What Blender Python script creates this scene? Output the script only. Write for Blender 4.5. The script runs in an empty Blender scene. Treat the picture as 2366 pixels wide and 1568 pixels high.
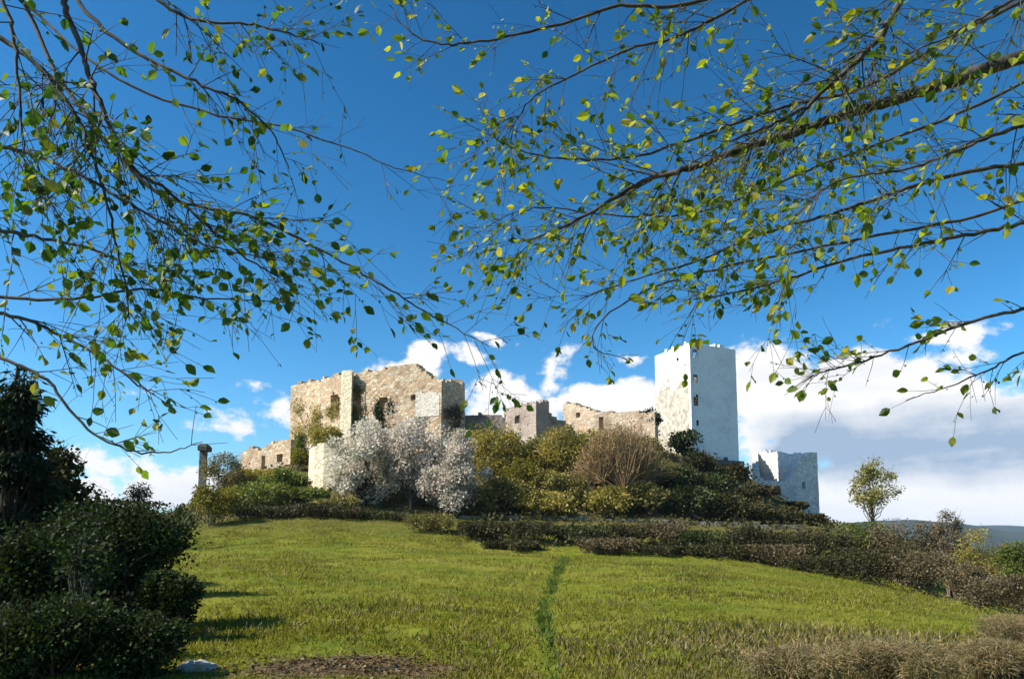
import bpy, math, random
import numpy as np
from mathutils import Vector, noise as mnoise

SC = bpy.context.scene
COL = SC.collection
R = math.radians
EYE = 1.6
PITCH = math.radians(6.5)
FPX = 1839.0            # focal length in the 2365-wide survey of the photograph
CX0, CY0 = 1182.5, 1290 - 1839 * math.tan(R(6.5))
SP, CP = math.sin(PITCH), math.cos(PITCH)

def W(px, py, Y):
    """surveyed direction (px, py) taken out to forward distance Y -> world point"""
    a = (px - CX0) / FPX
    b = (CY0 - py) / FPX
    k = Y / (CP - b * SP)
    return np.array([a * k, Y, EYE + (SP + b * CP) * k])

def proj(p):
    d = p[1] * CP + (p[2] - EYE) * SP
    u = -p[1] * SP + (p[2] - EYE) * CP
    return CX0 + FPX * p[0] / d, CY0 - FPX * u / d

def ZY(px, py, Y):
    return W(px, py, Y)[2]

# ------------------------------------------------------------------ terrain
T_Y = [12, 62, 80, 95, 110]
TAB = [
    (-900, [1568, 1290, 1230, 1215, 1210]),
    (0,    [1568, 1285, 1225, 1205, 1200]),
    (400,  [1568, 1268, 1203, 1188, 1183]),
    (560,  [1568, 1256, 1190, 1120, 1090]),
    (700,  [1568, 1255, 1188, 1085, 1040]),
    (900,  [1568, 1257, 1192, 1080, 1030]),
    (1100, [1568, 1272, 1195, 1085, 1025]),
    (1300, [1568, 1282, 1198, 1078, 1015]),
    (1520, [1568, 1286, 1206, 1100, 1035]),
    (1640, [1568, 1293, 1210, 1135, 1062]),
    (1735, [1568, 1303, 1213, 1165, 1100]),
    (1890, [1568, 1325, 1217, 1206, 1200]),
    (2000, [1568, 1345, 1238, 1234, 1230]),
    (2200, [1568, 1385, 1292, 1278, 1270]),
    (2500, [1568, 1425, 1340, 1320, 1310]),
    (3300, [1568, 1440, 1360, 1340, 1330]),
]
T_C = np.array([(p - CX0) / FPX * 0.995 for p, _ in TAB])
T_Z = np.array([[0.0 + 0 * p if y == 12 else ZY(p, v, y) for v, y in zip(vs, T_Y)] for p, vs in TAB])

TRACK = [(1310, 1284, 62), (1306, 1300, 50), (1288, 1325, 39), (1266, 1360, 29.5), (1256, 1400, 23),
         (1254, 1450, 18), (1262, 1500, 15), (1272, 1568, 12), (1285, 1640, 9.5)]
TRK = np.array([[W(a, b, c)[0], c] for a, b, c in TRACK])

def track_x(y):
    return np.interp(y, TRK[::-1, 1], TRK[::-1, 0])

def height(x, y):
    """height of the land at (x, y); works on arrays"""
    x = np.asarray(x, float); y = np.asarray(y, float)
    yy = np.maximum(y, 12.0)
    c = np.clip(x / yy, T_C[0], T_C[-1])
    prof = np.stack([np.interp(c, T_C, T_Z[:, k]) for k in range(len(T_Y))], -1)
    # smooth interpolation along y
    z = np.zeros_like(x + y)
    ys = np.array(T_Y, float)
    for k in range(len(ys) - 1):
        m = (yy >= ys[k]) & (yy < ys[k + 1])
        t = np.clip((yy - ys[k]) / (ys[k + 1] - ys[k]), 0, 1)
        z = np.where(m, prof[..., k] * (1 - t) + prof[..., k + 1] * t, z)
    far = yy >= ys[-1]
    t = np.clip((yy - 112) / 16, 0, 1); t = t * t * (3 - 2 * t)
    low = np.clip(-(yy - 125) * 0.10, -45, 0) - 4
    z = np.where(far, prof[..., -1] * (1 - t) + low * t, z)
    z = np.where((y > 12) & (y < 61), z + 0.22 * np.sin(x * 0.21 + 1.3) * np.sin(y * 0.17) * np.clip((y - 12) / 8, 0, 1) * np.clip((61 - y) / 8, 0, 1), z)
    bump = 0.05 * np.sin(x * 1.7 + 0.6 * np.sin(y * 1.1)) * np.sin(y * 1.3 + 0.8 * np.sin(x * 0.7))
    z = z + bump * (yy < 130)
    # worn hollow along the track
    d = np.abs(x - track_x(np.clip(y, 9, 61)))
    w = 0.45 + y * 0.004
    z = z - 0.14 * np.exp(-(d / w) ** 2) * (y < 62) * (y > 2)
    return z

def hgt(x, y):
    return float(height(np.array([x]), np.array([y]))[0])

# ------------------------------------------------------------------ object helpers
def tag(o, label, cat, group=None):
    o["label"] = label; o["category"] = cat
    if group: o["group"] = group
    return o

def thing(name, label, cat, loc, group=None):
    o = bpy.data.objects.new(name, None); COL.objects.link(o)
    o.location = [float(v) for v in loc]; o.empty_display_size = 0.5
    return tag(o, label, cat, group)

def mesh(name, verts, faces, mat, parent=None, smooth=False, origin=None):
    v = np.asarray(verts, np.float32)
    if parent is not None: origin = root_loc(parent)
    if origin is not None: v = v - np.array(origin, np.float32)
    me = bpy.data.meshes.new(name)
    if isinstance(faces, np.ndarray):
        n, k = faces.shape
        me.vertices.add(len(v)); me.vertices.foreach_set("co", v.ravel())
        me.loops.add(n * k); me.loops.foreach_set("vertex_index", faces.astype(np.int32).ravel())
        me.polygons.add(n)
        me.polygons.foreach_set("loop_start", np.arange(0, n * k, k, dtype=np.int32))
        me.update(calc_edges=True)
    else:
        me.from_pydata(v.tolist(), [], faces); me.update()
    if smooth:
        me.polygons.foreach_set("use_smooth", [True] * len(me.polygons))
    o = bpy.data.objects.new(name, me)
    me.materials.append(mat)
    COL.objects.link(o)
    if parent is not None: o.parent = parent
    elif origin is not None: o.location = [float(q) for q in origin]
    return o

def root_loc(o):
    p = np.zeros(3)
    while o is not None:
        p += np.array(o.location); o = o.parent
    return p

class Tubes:
    """collects tapered tubes into one mesh"""
    def __init__(s): s.v = []; s.f = []; s.n = 0
    def add(s, pts, radii, sides=5, cap=True):
        pts = np.asarray(pts, float); m = len(pts)
        tan = np.gradient(pts, axis=0); tan /= (np.linalg.norm(tan, axis=1)[:, None] + 1e-9)
        ref = np.array([0.31, 0.17, 0.93]) if abs(tan[0][2]) < 0.9 else np.array([0.9, 0.3, 0.1])
        a = np.cross(tan, ref); a /= (np.linalg.norm(a, axis=1)[:, None] + 1e-9)
        b = np.cross(tan, a)
        ang = np.arange(sides) * 2 * math.pi / sides
        rad = np.asarray(radii, float)[:, None, None]
        ring = pts[:, None, :] + rad * (np.cos(ang)[None, :, None] * a[:, None, :] + np.sin(ang)[None, :, None] * b[:, None, :])
        s.v.append(ring.reshape(-1, 3))
        i = np.arange(m - 1)[:, None] * sides; j = np.arange(sides)[None, :]; j2 = (j + 1) % sides
        q = np.stack([i + j, i + j2, i + sides + j2, i + sides + j], -1).reshape(-1, 4) + s.n
        s.f.append(q); s.n += m * sides
    def build(s, name, mat, parent=None, smooth=True):
        return mesh(name, np.concatenate(s.v), np.concatenate(s.f), mat, parent, smooth)

def spline(pts, n):
    pts = np.asarray(pts, float)
    if len(pts) == 2:
        t = np.linspace(0, 1, n)[:, None]; return pts[0] * (1 - t) + pts[1] * t
    P = np.vstack([2 * pts[0] - pts[1], pts, 2 * pts[-1] - pts[-2]])
    out = []
    for u in np.linspace(0, len(pts) - 1 - 1e-6, n):
        k = int(u); t = u - k
        p0, p1, p2, p3 = P[k], P[k + 1], P[k + 2], P[k + 3]
        out.append(0.5 * (2 * p1 + (p2 - p0) * t + (2 * p0 - 5 * p1 + 4 * p2 - p3) * t * t + (3 * p1 - p0 - 3 * p2 + p3) * t ** 3))
    return np.array(out)

def unit(a):
    return a / (np.linalg.norm(a, axis=-1, keepdims=True) + 1e-9)

# leaf templates: rows (along, across, up)
DIAMOND = (np.array([[0, 0, 0], [0.5, 0.36, 0.08], [1, 0, 0], [0.5, -0.36, 0.08]]), np.array([[0, 1, 2, 3]]))
BLADE = (np.array([[0, -.06, 0], [0, .06, 0], [1, 0, 0]]), np.array([[0, 1, 2]]))
NEEDLE = (np.array([[0, -.09, 0], [.55, .13, .03], [1, 0, 0], [.55, -.13, .03]]), np.array([[0, 1, 2, 3]]))
BEECH = (np.array([[0, 0, 0], [.22, .27, .06], [.55, .36, .09], [.82, .2, .05], [1.05, 0, -.06],
                   [.82, -.2, .05], [.55, -.36, .09], [.22, -.27, .06], [.28, 0, -.02], [.62, 0, -.03]]),
         [[0, 8, 1], [1, 8, 9, 2], [2, 9, 3], [3, 9, 4], [4, 9, 5], [5, 9, 6], [6, 9, 8, 7], [7, 8, 0]])

def leaves(name, cen, axis, size, template, mat, parent=None, rng=None, flat=None, origin=None):
    """one mesh of many leaves; axis = growth direction of each, flat = preferred normal"""
    rng = rng or np.random.default_rng(1)
    n = len(cen); axis = unit(axis)
    nr = rng.normal(size=(n, 3))
    if flat is not None: nr = nr * (1 - flat[1]) + np.array(flat[0]) * flat[1]
    side = unit(np.cross(axis, nr)); nor = np.cross(side, axis)
    T, F = template
    sz = np.asarray(size, float).reshape(-1, 1, 1)
    V = cen[:, None, :] + sz * (T[None, :, 0:1] * axis[:, None, :] + T[None, :, 1:2] * side[:, None, :] + T[None, :, 2:3] * nor[:, None, :])
    k = len(T); off = np.arange(n) * k
    if isinstance(F, np.ndarray):
        f = (F[None] + off[:, None, None]).reshape(-1, F.shape[1])
    else:
        f = [[i + o for i in q] for o in off.tolist() for q in F]
    return mesh(name, V.reshape(-1, 3), f, mat, parent, origin=origin)

# ------------------------------------------------------------------ materials
def new_mat(name):
    m = bpy.data.materials.new(name); m.use_nodes = True
    nt = m.node_tree
    for n in list(nt.nodes): nt.nodes.remove(n)
    out = nt.nodes.new("ShaderNodeOutputMaterial")
    return m, nt, out

def N(nt, typ, **kw):
    n = nt.nodes.new(typ)
    for k, v in kw.items():
        if k in n.bl_rna.properties: setattr(n, k, v)
        else: n.inputs[k.replace("_", " ")].default_value = v
    return n

def ramp(nt, stops, fac=None, interp="LINEAR"):
    r = nt.nodes.new("ShaderNodeValToRGB"); r.color_ramp.interpolation = interp
    e = r.color_ramp.elements
    while len(e) < len(stops): e.new(0.5)
    for q, (p, c) in zip(e, stops):
        q.position = p; q.color = (*c, 1) if len(c) == 3 else c
    if fac is not None: nt.links.new(fac, r.inputs[0])
    return r

def mixc(nt, a, b, fac, blend="MIX"):
    m = nt.nodes.new("ShaderNodeMix"); m.data_type = "RGBA"; m.blend_type = blend
    for s, v in ((m.inputs[6], a), (m.inputs[7], b), (m.inputs[0], fac)):
        if hasattr(v, "is_linked"): nt.links.new(v, s)
        else: s.default_value = v if isinstance(v, (float, int)) else (*v, 1)
    return m.outputs[2]

def leaf_mat(name, cols, trans=0.35, gloss=0.35, boost=1.5, clump=0.7):
    m, nt, out = new_mat(name); L = nt.links.new
    g = N(nt, "ShaderNodeNewGeometry")
    n = len(cols)
    r = ramp(nt, [(i / max(1, n - 1), c) for i, c in enumerate(cols)], g.outputs["Random Per Island"])
    tc = N(nt, "ShaderNodeTexCoord")
    nz = N(nt, "ShaderNodeTexNoise", Scale=clump, Detail=2.0)
    L(tc.outputs["Object"], nz.inputs["Vector"])
    cr = ramp(nt, [(0.3, (.55, .6, .5)), (0.7, (1.25, 1.2, 1.15))], nz.outputs["Fac"])
    col = mixc(nt, r.outputs[0], cr.outputs[0], 1.0, "MULTIPLY")
    p = N(nt, "ShaderNodeBsdfPrincipled", Roughness=0.5)
    p.inputs["Specular IOR Level"].default_value = gloss
    L(col, p.inputs["Base Color"])
    t = N(nt, "ShaderNodeBsdfTranslucent")
    tcol = mixc(nt, col, (boost, boost * 0.95, boost * (.95 if "blossom" in name else .45)), 1.0, "MULTIPLY")
    L(tcol, t.inputs["Color"])
    mx = N(nt, "ShaderNodeMixShader"); mx.inputs[0].default_value = trans
    L(p.outputs[0], mx.inputs[1]); L(t.outputs[0], mx.inputs[2]); L(mx.outputs[0], out.inputs[0])
    return m

def bark_mat(name, c1, c2, scale=9):
    m, nt, out = new_mat(name); L = nt.links.new
    tc = N(nt, "ShaderNodeTexCoord")
    nz = N(nt, "ShaderNodeTexNoise", Scale=scale, Detail=5.0)
    L(tc.outputs["Object"], nz.inputs["Vector"])
    r = ramp(nt, [(0.35, c1), (0.68, c2)], nz.outputs["Fac"])
    p = N(nt, "ShaderNodeBsdfPrincipled", Roughness=0.85); L(r.outputs[0], p.inputs["Base Color"])
    b = N(nt, "ShaderNodeBump", Strength=0.5, Distance=0.01); L(nz.outputs["Fac"], b.inputs["Height"]); L(b.outputs[0], p.inputs["Normal"])
    L(p.outputs[0], out.inputs[0])
    return m

def stone_mat(name, cols, size=0.55, moss=(.10, .10, .035), moss_at=0.62, contrast=1.0, mortar=.8):
    m, nt, out = new_mat(name); L = nt.links.new
    tc = N(nt, "ShaderNodeTexCoord")
    mp = N(nt, "ShaderNodeMapping"); mp.inputs["Scale"].default_value = (1 / size, 1 / size, 1.7 / size)
    L(tc.outputs["Object"], mp.inputs[0])
    wn = N(nt, "ShaderNodeTexNoise", Scale=0.9, Detail=1.0); L(mp.outputs[0], wn.inputs["Vector"])
    add = N(nt, "ShaderNodeMix"); add.data_type = "VECTOR"; add.inputs[0].default_value = 0.18
    L(mp.outputs[0], add.inputs[4]); L(wn.outputs["Color"], add.inputs[5])
    vor = N(nt, "ShaderNodeTexVoronoi", Scale=1.0); L(add.outputs[1], vor.inputs["Vector"])
    edge = N(nt, "ShaderNodeTexVoronoi", Scale=1.0, feature="DISTANCE_TO_EDGE"); L(add.outputs[1], edge.inputs["Vector"])
    sep = N(nt, "ShaderNodeSeparateColor"); L(vor.outputs["Color"], sep.inputs[0])
    n = len(cols)
    base = ramp(nt, [(i / (n - 1), c) for i, c in enumerate(cols)], sep.outputs[0])
    big = N(nt, "ShaderNodeTexNoise", Scale=0.33, Detail=6.0, Roughness=0.65); L(tc.outputs["Object"], big.inputs["Vector"])
    st = ramp(nt, [(0.30, (.62, .60, .56)), (0.5, (1, 1, 1)), (0.72, (1.12, 1.08, 1.0))], big.outputs["Fac"])
    c = mixc(nt, base.outputs[0], st.outputs[0], contrast, "MULTIPLY")
    mort = ramp(nt, [(0.02, (.62, .59, .55)), (0.10, (1, 1, 1))], edge.outputs["Distance"])
    c = mixc(nt, c, mort.outputs[0], mortar, "MULTIPLY")
    ms = N(nt, "ShaderNodeTexNoise", Scale=0.55, Detail=7.0, Roughness=0.7); L(tc.outputs["Object"], ms.inputs["Vector"])
    mr = ramp(nt, [(moss_at, (0, 0, 0)), (moss_at + .08, (1, 1, 1))], ms.outputs["Fac"])
    c = mixc(nt, c, moss, mr.outputs[0])
    p = N(nt, "ShaderNodeBsdfPrincipled", Roughness=0.9); L(c, p.inputs["Base Color"])
    p.inputs["Specular IOR Level"].default_value = 0.2
    b = N(nt, "ShaderNodeBump", Strength=0.75 * mortar, Distance=0.08); L(mort.outputs[0], b.inputs["Height"]); L(b.outputs[0], p.inputs["Normal"])
    L(p.outputs[0], out.inputs[0])
    return m

M = {}
M["keep"] = stone_mat("keep_stone", [(.36, .26, .17), (.52, .41, .28), (.44, .31, .20), (.60, .51, .37), (.42, .37, .29)], 0.5, (.13, .115, .04), .60)
M["pale"] = stone_mat("pale_stone", [(.56, .51, .43), (.66, .62, .54), (.50, .46, .40), (.72, .68, .60)], 0.42, (.30, .28, .20), .66, .6)
M["tower"] = stone_mat("grey_white_stone", [(.78, .80, .82), (.81, .825, .84), (.76, .78, .80), (.83, .84, .855)], 0.42, (.56, .55, .52), .70, .5, .35)
M["bastion"] = stone_mat("bastion_stone", [(.58, .58, .57), (.68, .68, .66), (.52, .52, .52), (.72, .72, .70)], 0.42, (.34, .33, .29), .66, .6)
M["buttress"] = stone_mat("cream_stone", [(.62, .54, .38), (.70, .63, .46), (.66, .58, .42)], 0.5, (.3, .27, .12), .72, .6)
M["mid"] = stone_mat("grey_pink_stone", [(.26, .23, .20), (.38, .32, .28), (.32, .27, .24), (.42, .38, .33)], 0.45, (.10, .09, .04), .60)
M["pink"] = stone_mat("pink_stone", [(.44, .32, .22), (.54, .44, .33), (.48, .36, .26), (.58, .52, .40)], 0.45, (.16, .14, .05), .62)
M["drywall"] = stone_mat("dry_stone", [(.16, .145, .11), (.24, .22, .17), (.20, .18, .13)], 0.35, (.05, .055, .02), .5)
M["plinth"] = stone_mat("dark_plinth_stone", [(.12, .115, .11), (.17, .16, .15), (.14, .13, .12)], 0.6, (.05, .05, .03), .55)
M["darkstone"] = stone_mat("dark_weathered_stone", [(.05, .055, .055), (.08, .085, .085), (.065, .068, .065)], .5, (.03, .035, .02), .6)  # bluish shade of the turret stub put into its stone colour
M["rock"] = stone_mat("pale_rock", [(.34, .33, .30), (.46, .45, .42)], 0.6, (.3, .3, .25), .7)
M["bark"] = bark_mat("bark", (.025, .02, .014), (.09, .075, .05))
M["limb"] = bark_mat("limb_bark", (.013, .011, .009), (.085, .068, .05), 14)
M["tan_bark"] = bark_mat("tan_bark", (.17, .11, .05), (.36, .25, .12), 3)
M["brown_bark"] = bark_mat("brown_twig_bark", (.07, .05, .03), (.19, .14, .085), 3)
M["olive_bark"] = bark_mat("olive_twig_bark", (.07, .06, .022), (.15, .125, .05), 3)
M["grey_bark"] = bark_mat("grey_bark", (.10, .095, .085), (.28, .27, .25), 6)

M["sap_bark"] = bark_mat("sapling_bark", (.05, .048, .042), (.13, .125, .115), 6)
M["beech_l"] = leaf_mat("young_leaf_cool", [(.026, .072, .014), (.042, .102, .017), (.072, .156, .019), (.144, .216, .022), (.240, .240, .042)], .45, .3, 1.7, 1.2)
M["beech_r"] = leaf_mat("young_leaf_warm", [(.039, .088, .013), (.077, .143, .015), (.143, .209, .020), (.242, .286, .028), (.308, .264, .044)], .5, .3, 1.8, 1.2)
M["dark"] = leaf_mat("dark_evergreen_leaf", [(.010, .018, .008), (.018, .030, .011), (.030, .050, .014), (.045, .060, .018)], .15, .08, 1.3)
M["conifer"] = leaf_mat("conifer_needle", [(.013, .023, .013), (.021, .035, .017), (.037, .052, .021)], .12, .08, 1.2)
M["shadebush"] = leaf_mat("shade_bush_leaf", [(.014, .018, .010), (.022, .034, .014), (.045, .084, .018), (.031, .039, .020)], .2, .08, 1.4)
M["green"] = leaf_mat("hill_green_leaf", [(.091, .121, .030), (.140, .182, .040), (.201, .222, .061)], .3, .2, 1.4, .4)
M["olive"] = leaf_mat("olive_bud_leaf", [(.199, .174, .042), (.294, .254, .060), (.401, .320, .080), (.240, .228, .080)], .3, .2, 1.3, .4)
M["yellow"] = leaf_mat("yellow_green_leaf", [(.147, .140, .017), (.213, .197, .024), (.180, .158, .033)], .35, .2, 1.4, .4)
M["pale_yellow"] = leaf_mat("pale_yellow_leaf", [(.216, .209, .068), (.284, .270, .095), (.338, .311, .121), (.176, .189, .041)], .35, .2, 1.3, .4)
M["blossom"] = leaf_mat("white_blossom", [(.68, .635, .58), (.76, .72, .66), (.80, .77, .71), (.42, .40, .29), (.73, .69, .63)], .4, .1, 1.0, .5)
M["blossom2"] = leaf_mat("pale_pink_blossom", [(.60, .55, .51), (.70, .645, .61), (.76, .71, .67), (.34, .31, .24), (.64, .59, .55)], .4, .1, 1.0, .5)
M["hedge"] = leaf_mat("hedge_leaf", [(.026, .026, .010), (.053, .049, .016), (.075, .063, .024), (.041, .051, .015)], .2, .2, 1.2, .4)
M["hedge_green"] = leaf_mat("hedge_green_leaf", [(.031, .042, .014), (.053, .070, .021), (.079, .096, .031)], .2, .2, 1.2, .4)
M["brown"] = leaf_mat("brown_leaf", [(.079, .060, .035), (.131, .096, .053), (.193, .149, .088), (.088, .079, .035)], .2, .2, 1.1, .4)
M["dryleaf"] = leaf_mat("dry_shrub_leaf", [(.15, .115, .06), (.24, .19, .10), (.30, .24, .13), (.13, .13, .045)], .25, .2, 1.1, 1.5)
M["darkmix"] = leaf_mat("dark_mixed_leaf", [(.015, .024, .008), (.035, .045, .014), (.055, .045, .022), (.06, .08, .02)], .2, .1, 1.3)
M["tan"] = leaf_mat("tan_catkin", [(.294, .196, .078), (.392, .274, .118), (.255, .196, .098)], .25, .2, 1.2, .4)
M["grass"] = leaf_mat("grass_blade", [(.11, .135, .009), (.155, .17, .012), (.21, .205, .022), (.27, .24, .05), (.115, .145, .01)], .3, .15, 1.3, .22)
M["dry"] = leaf_mat("dry_grass_blade", [(.216, .169, .081), (.297, .243, .121), (.162, .135, .061), (.135, .135, .041)], .3, .15, 1.1, .3)
M["under"] = leaf_mat("undergrowth_leaf", [(.04, .042, .014), (.07, .066, .02), (.095, .085, .03), (.06, .05, .024)], .25, .1, 1.2, .25)
M["lush"] = leaf_mat("lush_grass_blade", [(.060, .100, .016), (.100, .150, .024), (.160, .200, .036)], .25, .1, 1.2, .3)
M["litter"] = leaf_mat("dead_leaf", [(.06, .035, .015), (.12, .075, .035), (.18, .13, .07), (.09, .08, .03)], .15, .2, 1.1, 2)
M["scrub"] = leaf_mat("scrub_leaf", [(.112, .113, .038), (.188, .182, .054), (.269, .235, .080), (.157, .132, .063)], .25, .15, 1.2, .25)

def ground_mat():
    m, nt, out = new_mat("meadow_ground"); L = nt.links.new
    tc = N(nt, "ShaderNodeTexCoord")
    n1 = N(nt, "ShaderNodeTexNoise", Scale=0.16, Detail=5.0, Roughness=0.6); L(tc.outputs["Object"], n1.inputs["Vector"])
    n2 = N(nt, "ShaderNodeTexNoise", Scale=2.6, Detail=5.0, Roughness=0.7); L(tc.outputs["Object"], n2.inputs["Vector"])
    a = ramp(nt, [(.32, (.085, .12, .009)), (.5, (.135, .15, .012)), (.68, (.19, .175, .028))], n1.outputs["Fac"])
    b = ramp(nt, [(.3, (.5, .5, .5)), (.55, (1, 1, 1)), (.75, (1.4, 1.35, 1.2))], n2.outputs["Fac"])
    col = mixc(nt, a.outputs[0], b.outputs[0], .8, "MULTIPLY")
    # bare soil
    n3 = N(nt, "ShaderNodeTexNoise", Scale=0.6, Detail=6.0, Roughness=0.65); L(tc.outputs["Object"], n3.inputs["Vector"])
    s = N(nt, "ShaderNodeSeparateXYZ"); L(tc.outputs["Object"], s.inputs[0])
    def blob(x, y, rx, ry):
        def mth(op, p, q):
            k = N(nt, "ShaderNodeMath", operation=op)
            for i, v in enumerate((p, q)):
                if hasattr(v, "is_linked"): L(v, k.inputs[i])
                else: k.inputs[i].default_value = v
            return k.outputs[0]
        dx = mth("DIVIDE", mth("SUBTRACT", s.outputs[0], x), rx); dy = mth("DIVIDE", mth("SUBTRACT", s.outputs[1], y), ry)
        d = mth("ADD", mth("MULTIPLY", dx, dx), mth("MULTIPLY", dy, dy))
        v = mth("SUBTRACT", 1.0, d)
        return mth("ADD", v, mth("MULTIPLY", mth("SUBTRACT", n3.outputs["Fac"], .5), 2.4))
    soil = blob(-2.4, 11.9, 1.9, 1.3)
    rs = ramp(nt, [(.15, (0, 0, 0)), (.6, (1, 1, 1))], soil)
    sc = ramp(nt, [(.35, (.05, .032, .015)), (.65, (.13, .09, .05))], n2.outputs["Fac"])
    col = mixc(nt, col, sc.outputs[0], rs.outputs[0])
    dry = blob(6.6, 13.0, 4.2, 4.0)
    rd = ramp(nt, [(.05, (0, 0, 0)), (.7, (1, 1, 1))], dry)
    dc = ramp(nt, [(.35, (.07, .055, .03)), (.65, (.17, .135, .075))], n2.outputs["Fac"])
    col = mixc(nt, col, dc.outputs[0], rd.outputs[0])
    # scrubby castle hill beyond the meadow
    hm = N(nt, "ShaderNodeMapRange"); hm.inputs[1].default_value = 63; hm.inputs[2].default_value = 80; L(s.outputs[1], hm.inputs[0])
    hc = ramp(nt, [(.3, (.045, .046, .016)), (.5, (.09, .08, .024)), (.72, (.13, .11, .045))], n3.outputs["Fac"])
    col = mixc(nt, col, hc.outputs[0], hm.outputs[0])
    p = N(nt, "ShaderNodeBsdfPrincipled", Roughness=0.95); p.inputs["Specular IOR Level"].default_value = 0.1
    L(col, p.inputs["Base Color"])
    bp = N(nt, "ShaderNodeBump", Strength=0.8, Distance=0.12); L(n2.outputs["Fac"], bp.inputs["Height"]); L(bp.outputs[0], p.inputs["Normal"])
    L(p.outputs[0], out.inputs[0])
    return m

def plain_noise_mat(name, c1, c2, scale, rough=.95):
    m, nt, out = new_mat(name); L = nt.links.new
    tc = N(nt, "ShaderNodeTexCoord")
    nz = N(nt, "ShaderNodeTexNoise", Scale=scale, Detail=6.0, Roughness=.65); L(tc.outputs["Object"], nz.inputs["Vector"])
    r = ramp(nt, [(.32, c1), (.68, c2)], nz.outputs["Fac"])
    p = N(nt, "ShaderNodeBsdfPrincipled", Roughness=rough); p.inputs["Specular IOR Level"].default_value = .1
    L(r.outputs[0], p.inputs["Base Color"]); L(p.outputs[0], out.inputs[0])
    return m

# ------------------------------------------------------------------ land
def build_ground():
    Ys = np.concatenate([np.arange(-30, 6, 3.0), np.arange(6, 30, .6), np.arange(30, 70, 1.0), np.arange(70, 132, 1.4),
                         np.geomspace(134, 9000, 40)])
    Xn = np.concatenate([np.arange(0, 24, .8), np.arange(24, 66, 1.5), np.geomspace(68, 9000, 36)])
    Xs = np.concatenate([-Xn[:0:-1], Xn])
    gx, gy = np.meshgrid(Xs, Ys)
    gz = height(gx, gy)
    v = np.stack([gx, gy, gz], -1).reshape(-1, 3)
    nx, ny = len(Xs), len(Ys)
    i = np.arange(ny - 1)[:, None] * nx + np.arange(nx - 1)[None]
    f = np.stack([i, i + 1, i + nx + 1, i + nx], -1).reshape(-1, 4)
    o = mesh("ground", v, f, ground_mat(), smooth=True); o["kind"] = "structure"
    # trodden track, a sheet laid in the hollow
    yy = np.concatenate([np.arange(9, 30, .5), np.arange(30, 60.5, .9)])
    vs, fs = [], []
    for k, y in enumerate(yy):
        hw = (0.10 + .0036 * y) * (1 + .2 * math.sin(y * .8) * math.sin(y * .37))
        xc = float(track_x(y)) + .06 * math.sin(k * .9)
        for q in (-1, -.4, .4, 1):
            vs.append((xc + q * hw, y, hgt(xc + q * hw, y) + .025))
        if k:
            b = 4 * k
            for q in range(3): fs.append((b - 4 + q, b - 3 + q, b + 1 + q, b + q))
    o = mesh("path", vs, fs, plain_noise_mat("track_turf", (.022, .034, .006), (.05, .065, .012), 3), smooth=True); o["kind"] = "structure"

def build_hills():
    mt = plain_noise_mat("far_forest", (.02, .03, .02), (.05, .06, .035), .004)
    for seed, Y, prof, dep in ((3, 2600, [(1500, 1290), (1850, 1235), (1960, 1206), (2090, 1199), (2230, 1209), (2300, 1222), (2420, 1236), (2600, 1250), (3200, 1262)], 900),
                          (5, 4200, [(-900, 1230), (-200, 1215), (200, 1200), (500, 1215), (900, 1250), (1900, 1240), (2140, 1218), (2290, 1212), (2420, 1216), (2700, 1205), (3200, 1240)], 1500)):
        px = np.linspace(prof[0][0], prof[-1][0], 160)
        top = np.interp(px, [p for p, _ in prof], [q for _, q in prof])
        vs, n = [], len(px)
        crest = np.array([W(a, b + 2.2 * mnoise.noise(Vector((a * .02, seed, 0))) , Y) for a, b in zip(px, top)])
        rows = 9
        for r in range(rows):
            t = r / (rows - 1) * 2 - 1
            z = -60 + (crest[:, 2] + 60) * (1 - abs(t) ** 1.4)
            x = crest[:, 0] * (1 + t * dep / Y); y = np.full(n, Y + t * dep)
            jit = np.array([mnoise.noise(Vector((a * .003, b * .003, seed))) for a, b in zip(x, y)]) * 10 * (1 - abs(t))
            vs.append(np.stack([x, y, z + jit * (abs(t) > 0)], -1))
        i = np.arange(rows - 1)[:, None] * n + np.arange(n - 1)[None]
        f = np.stack([i, i + 1, i + n + 1, i + n], -1).reshape(-1, 4)
        o = mesh("hills", np.concatenate(vs), f, mt, smooth=True); o["kind"] = "structure"

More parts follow.
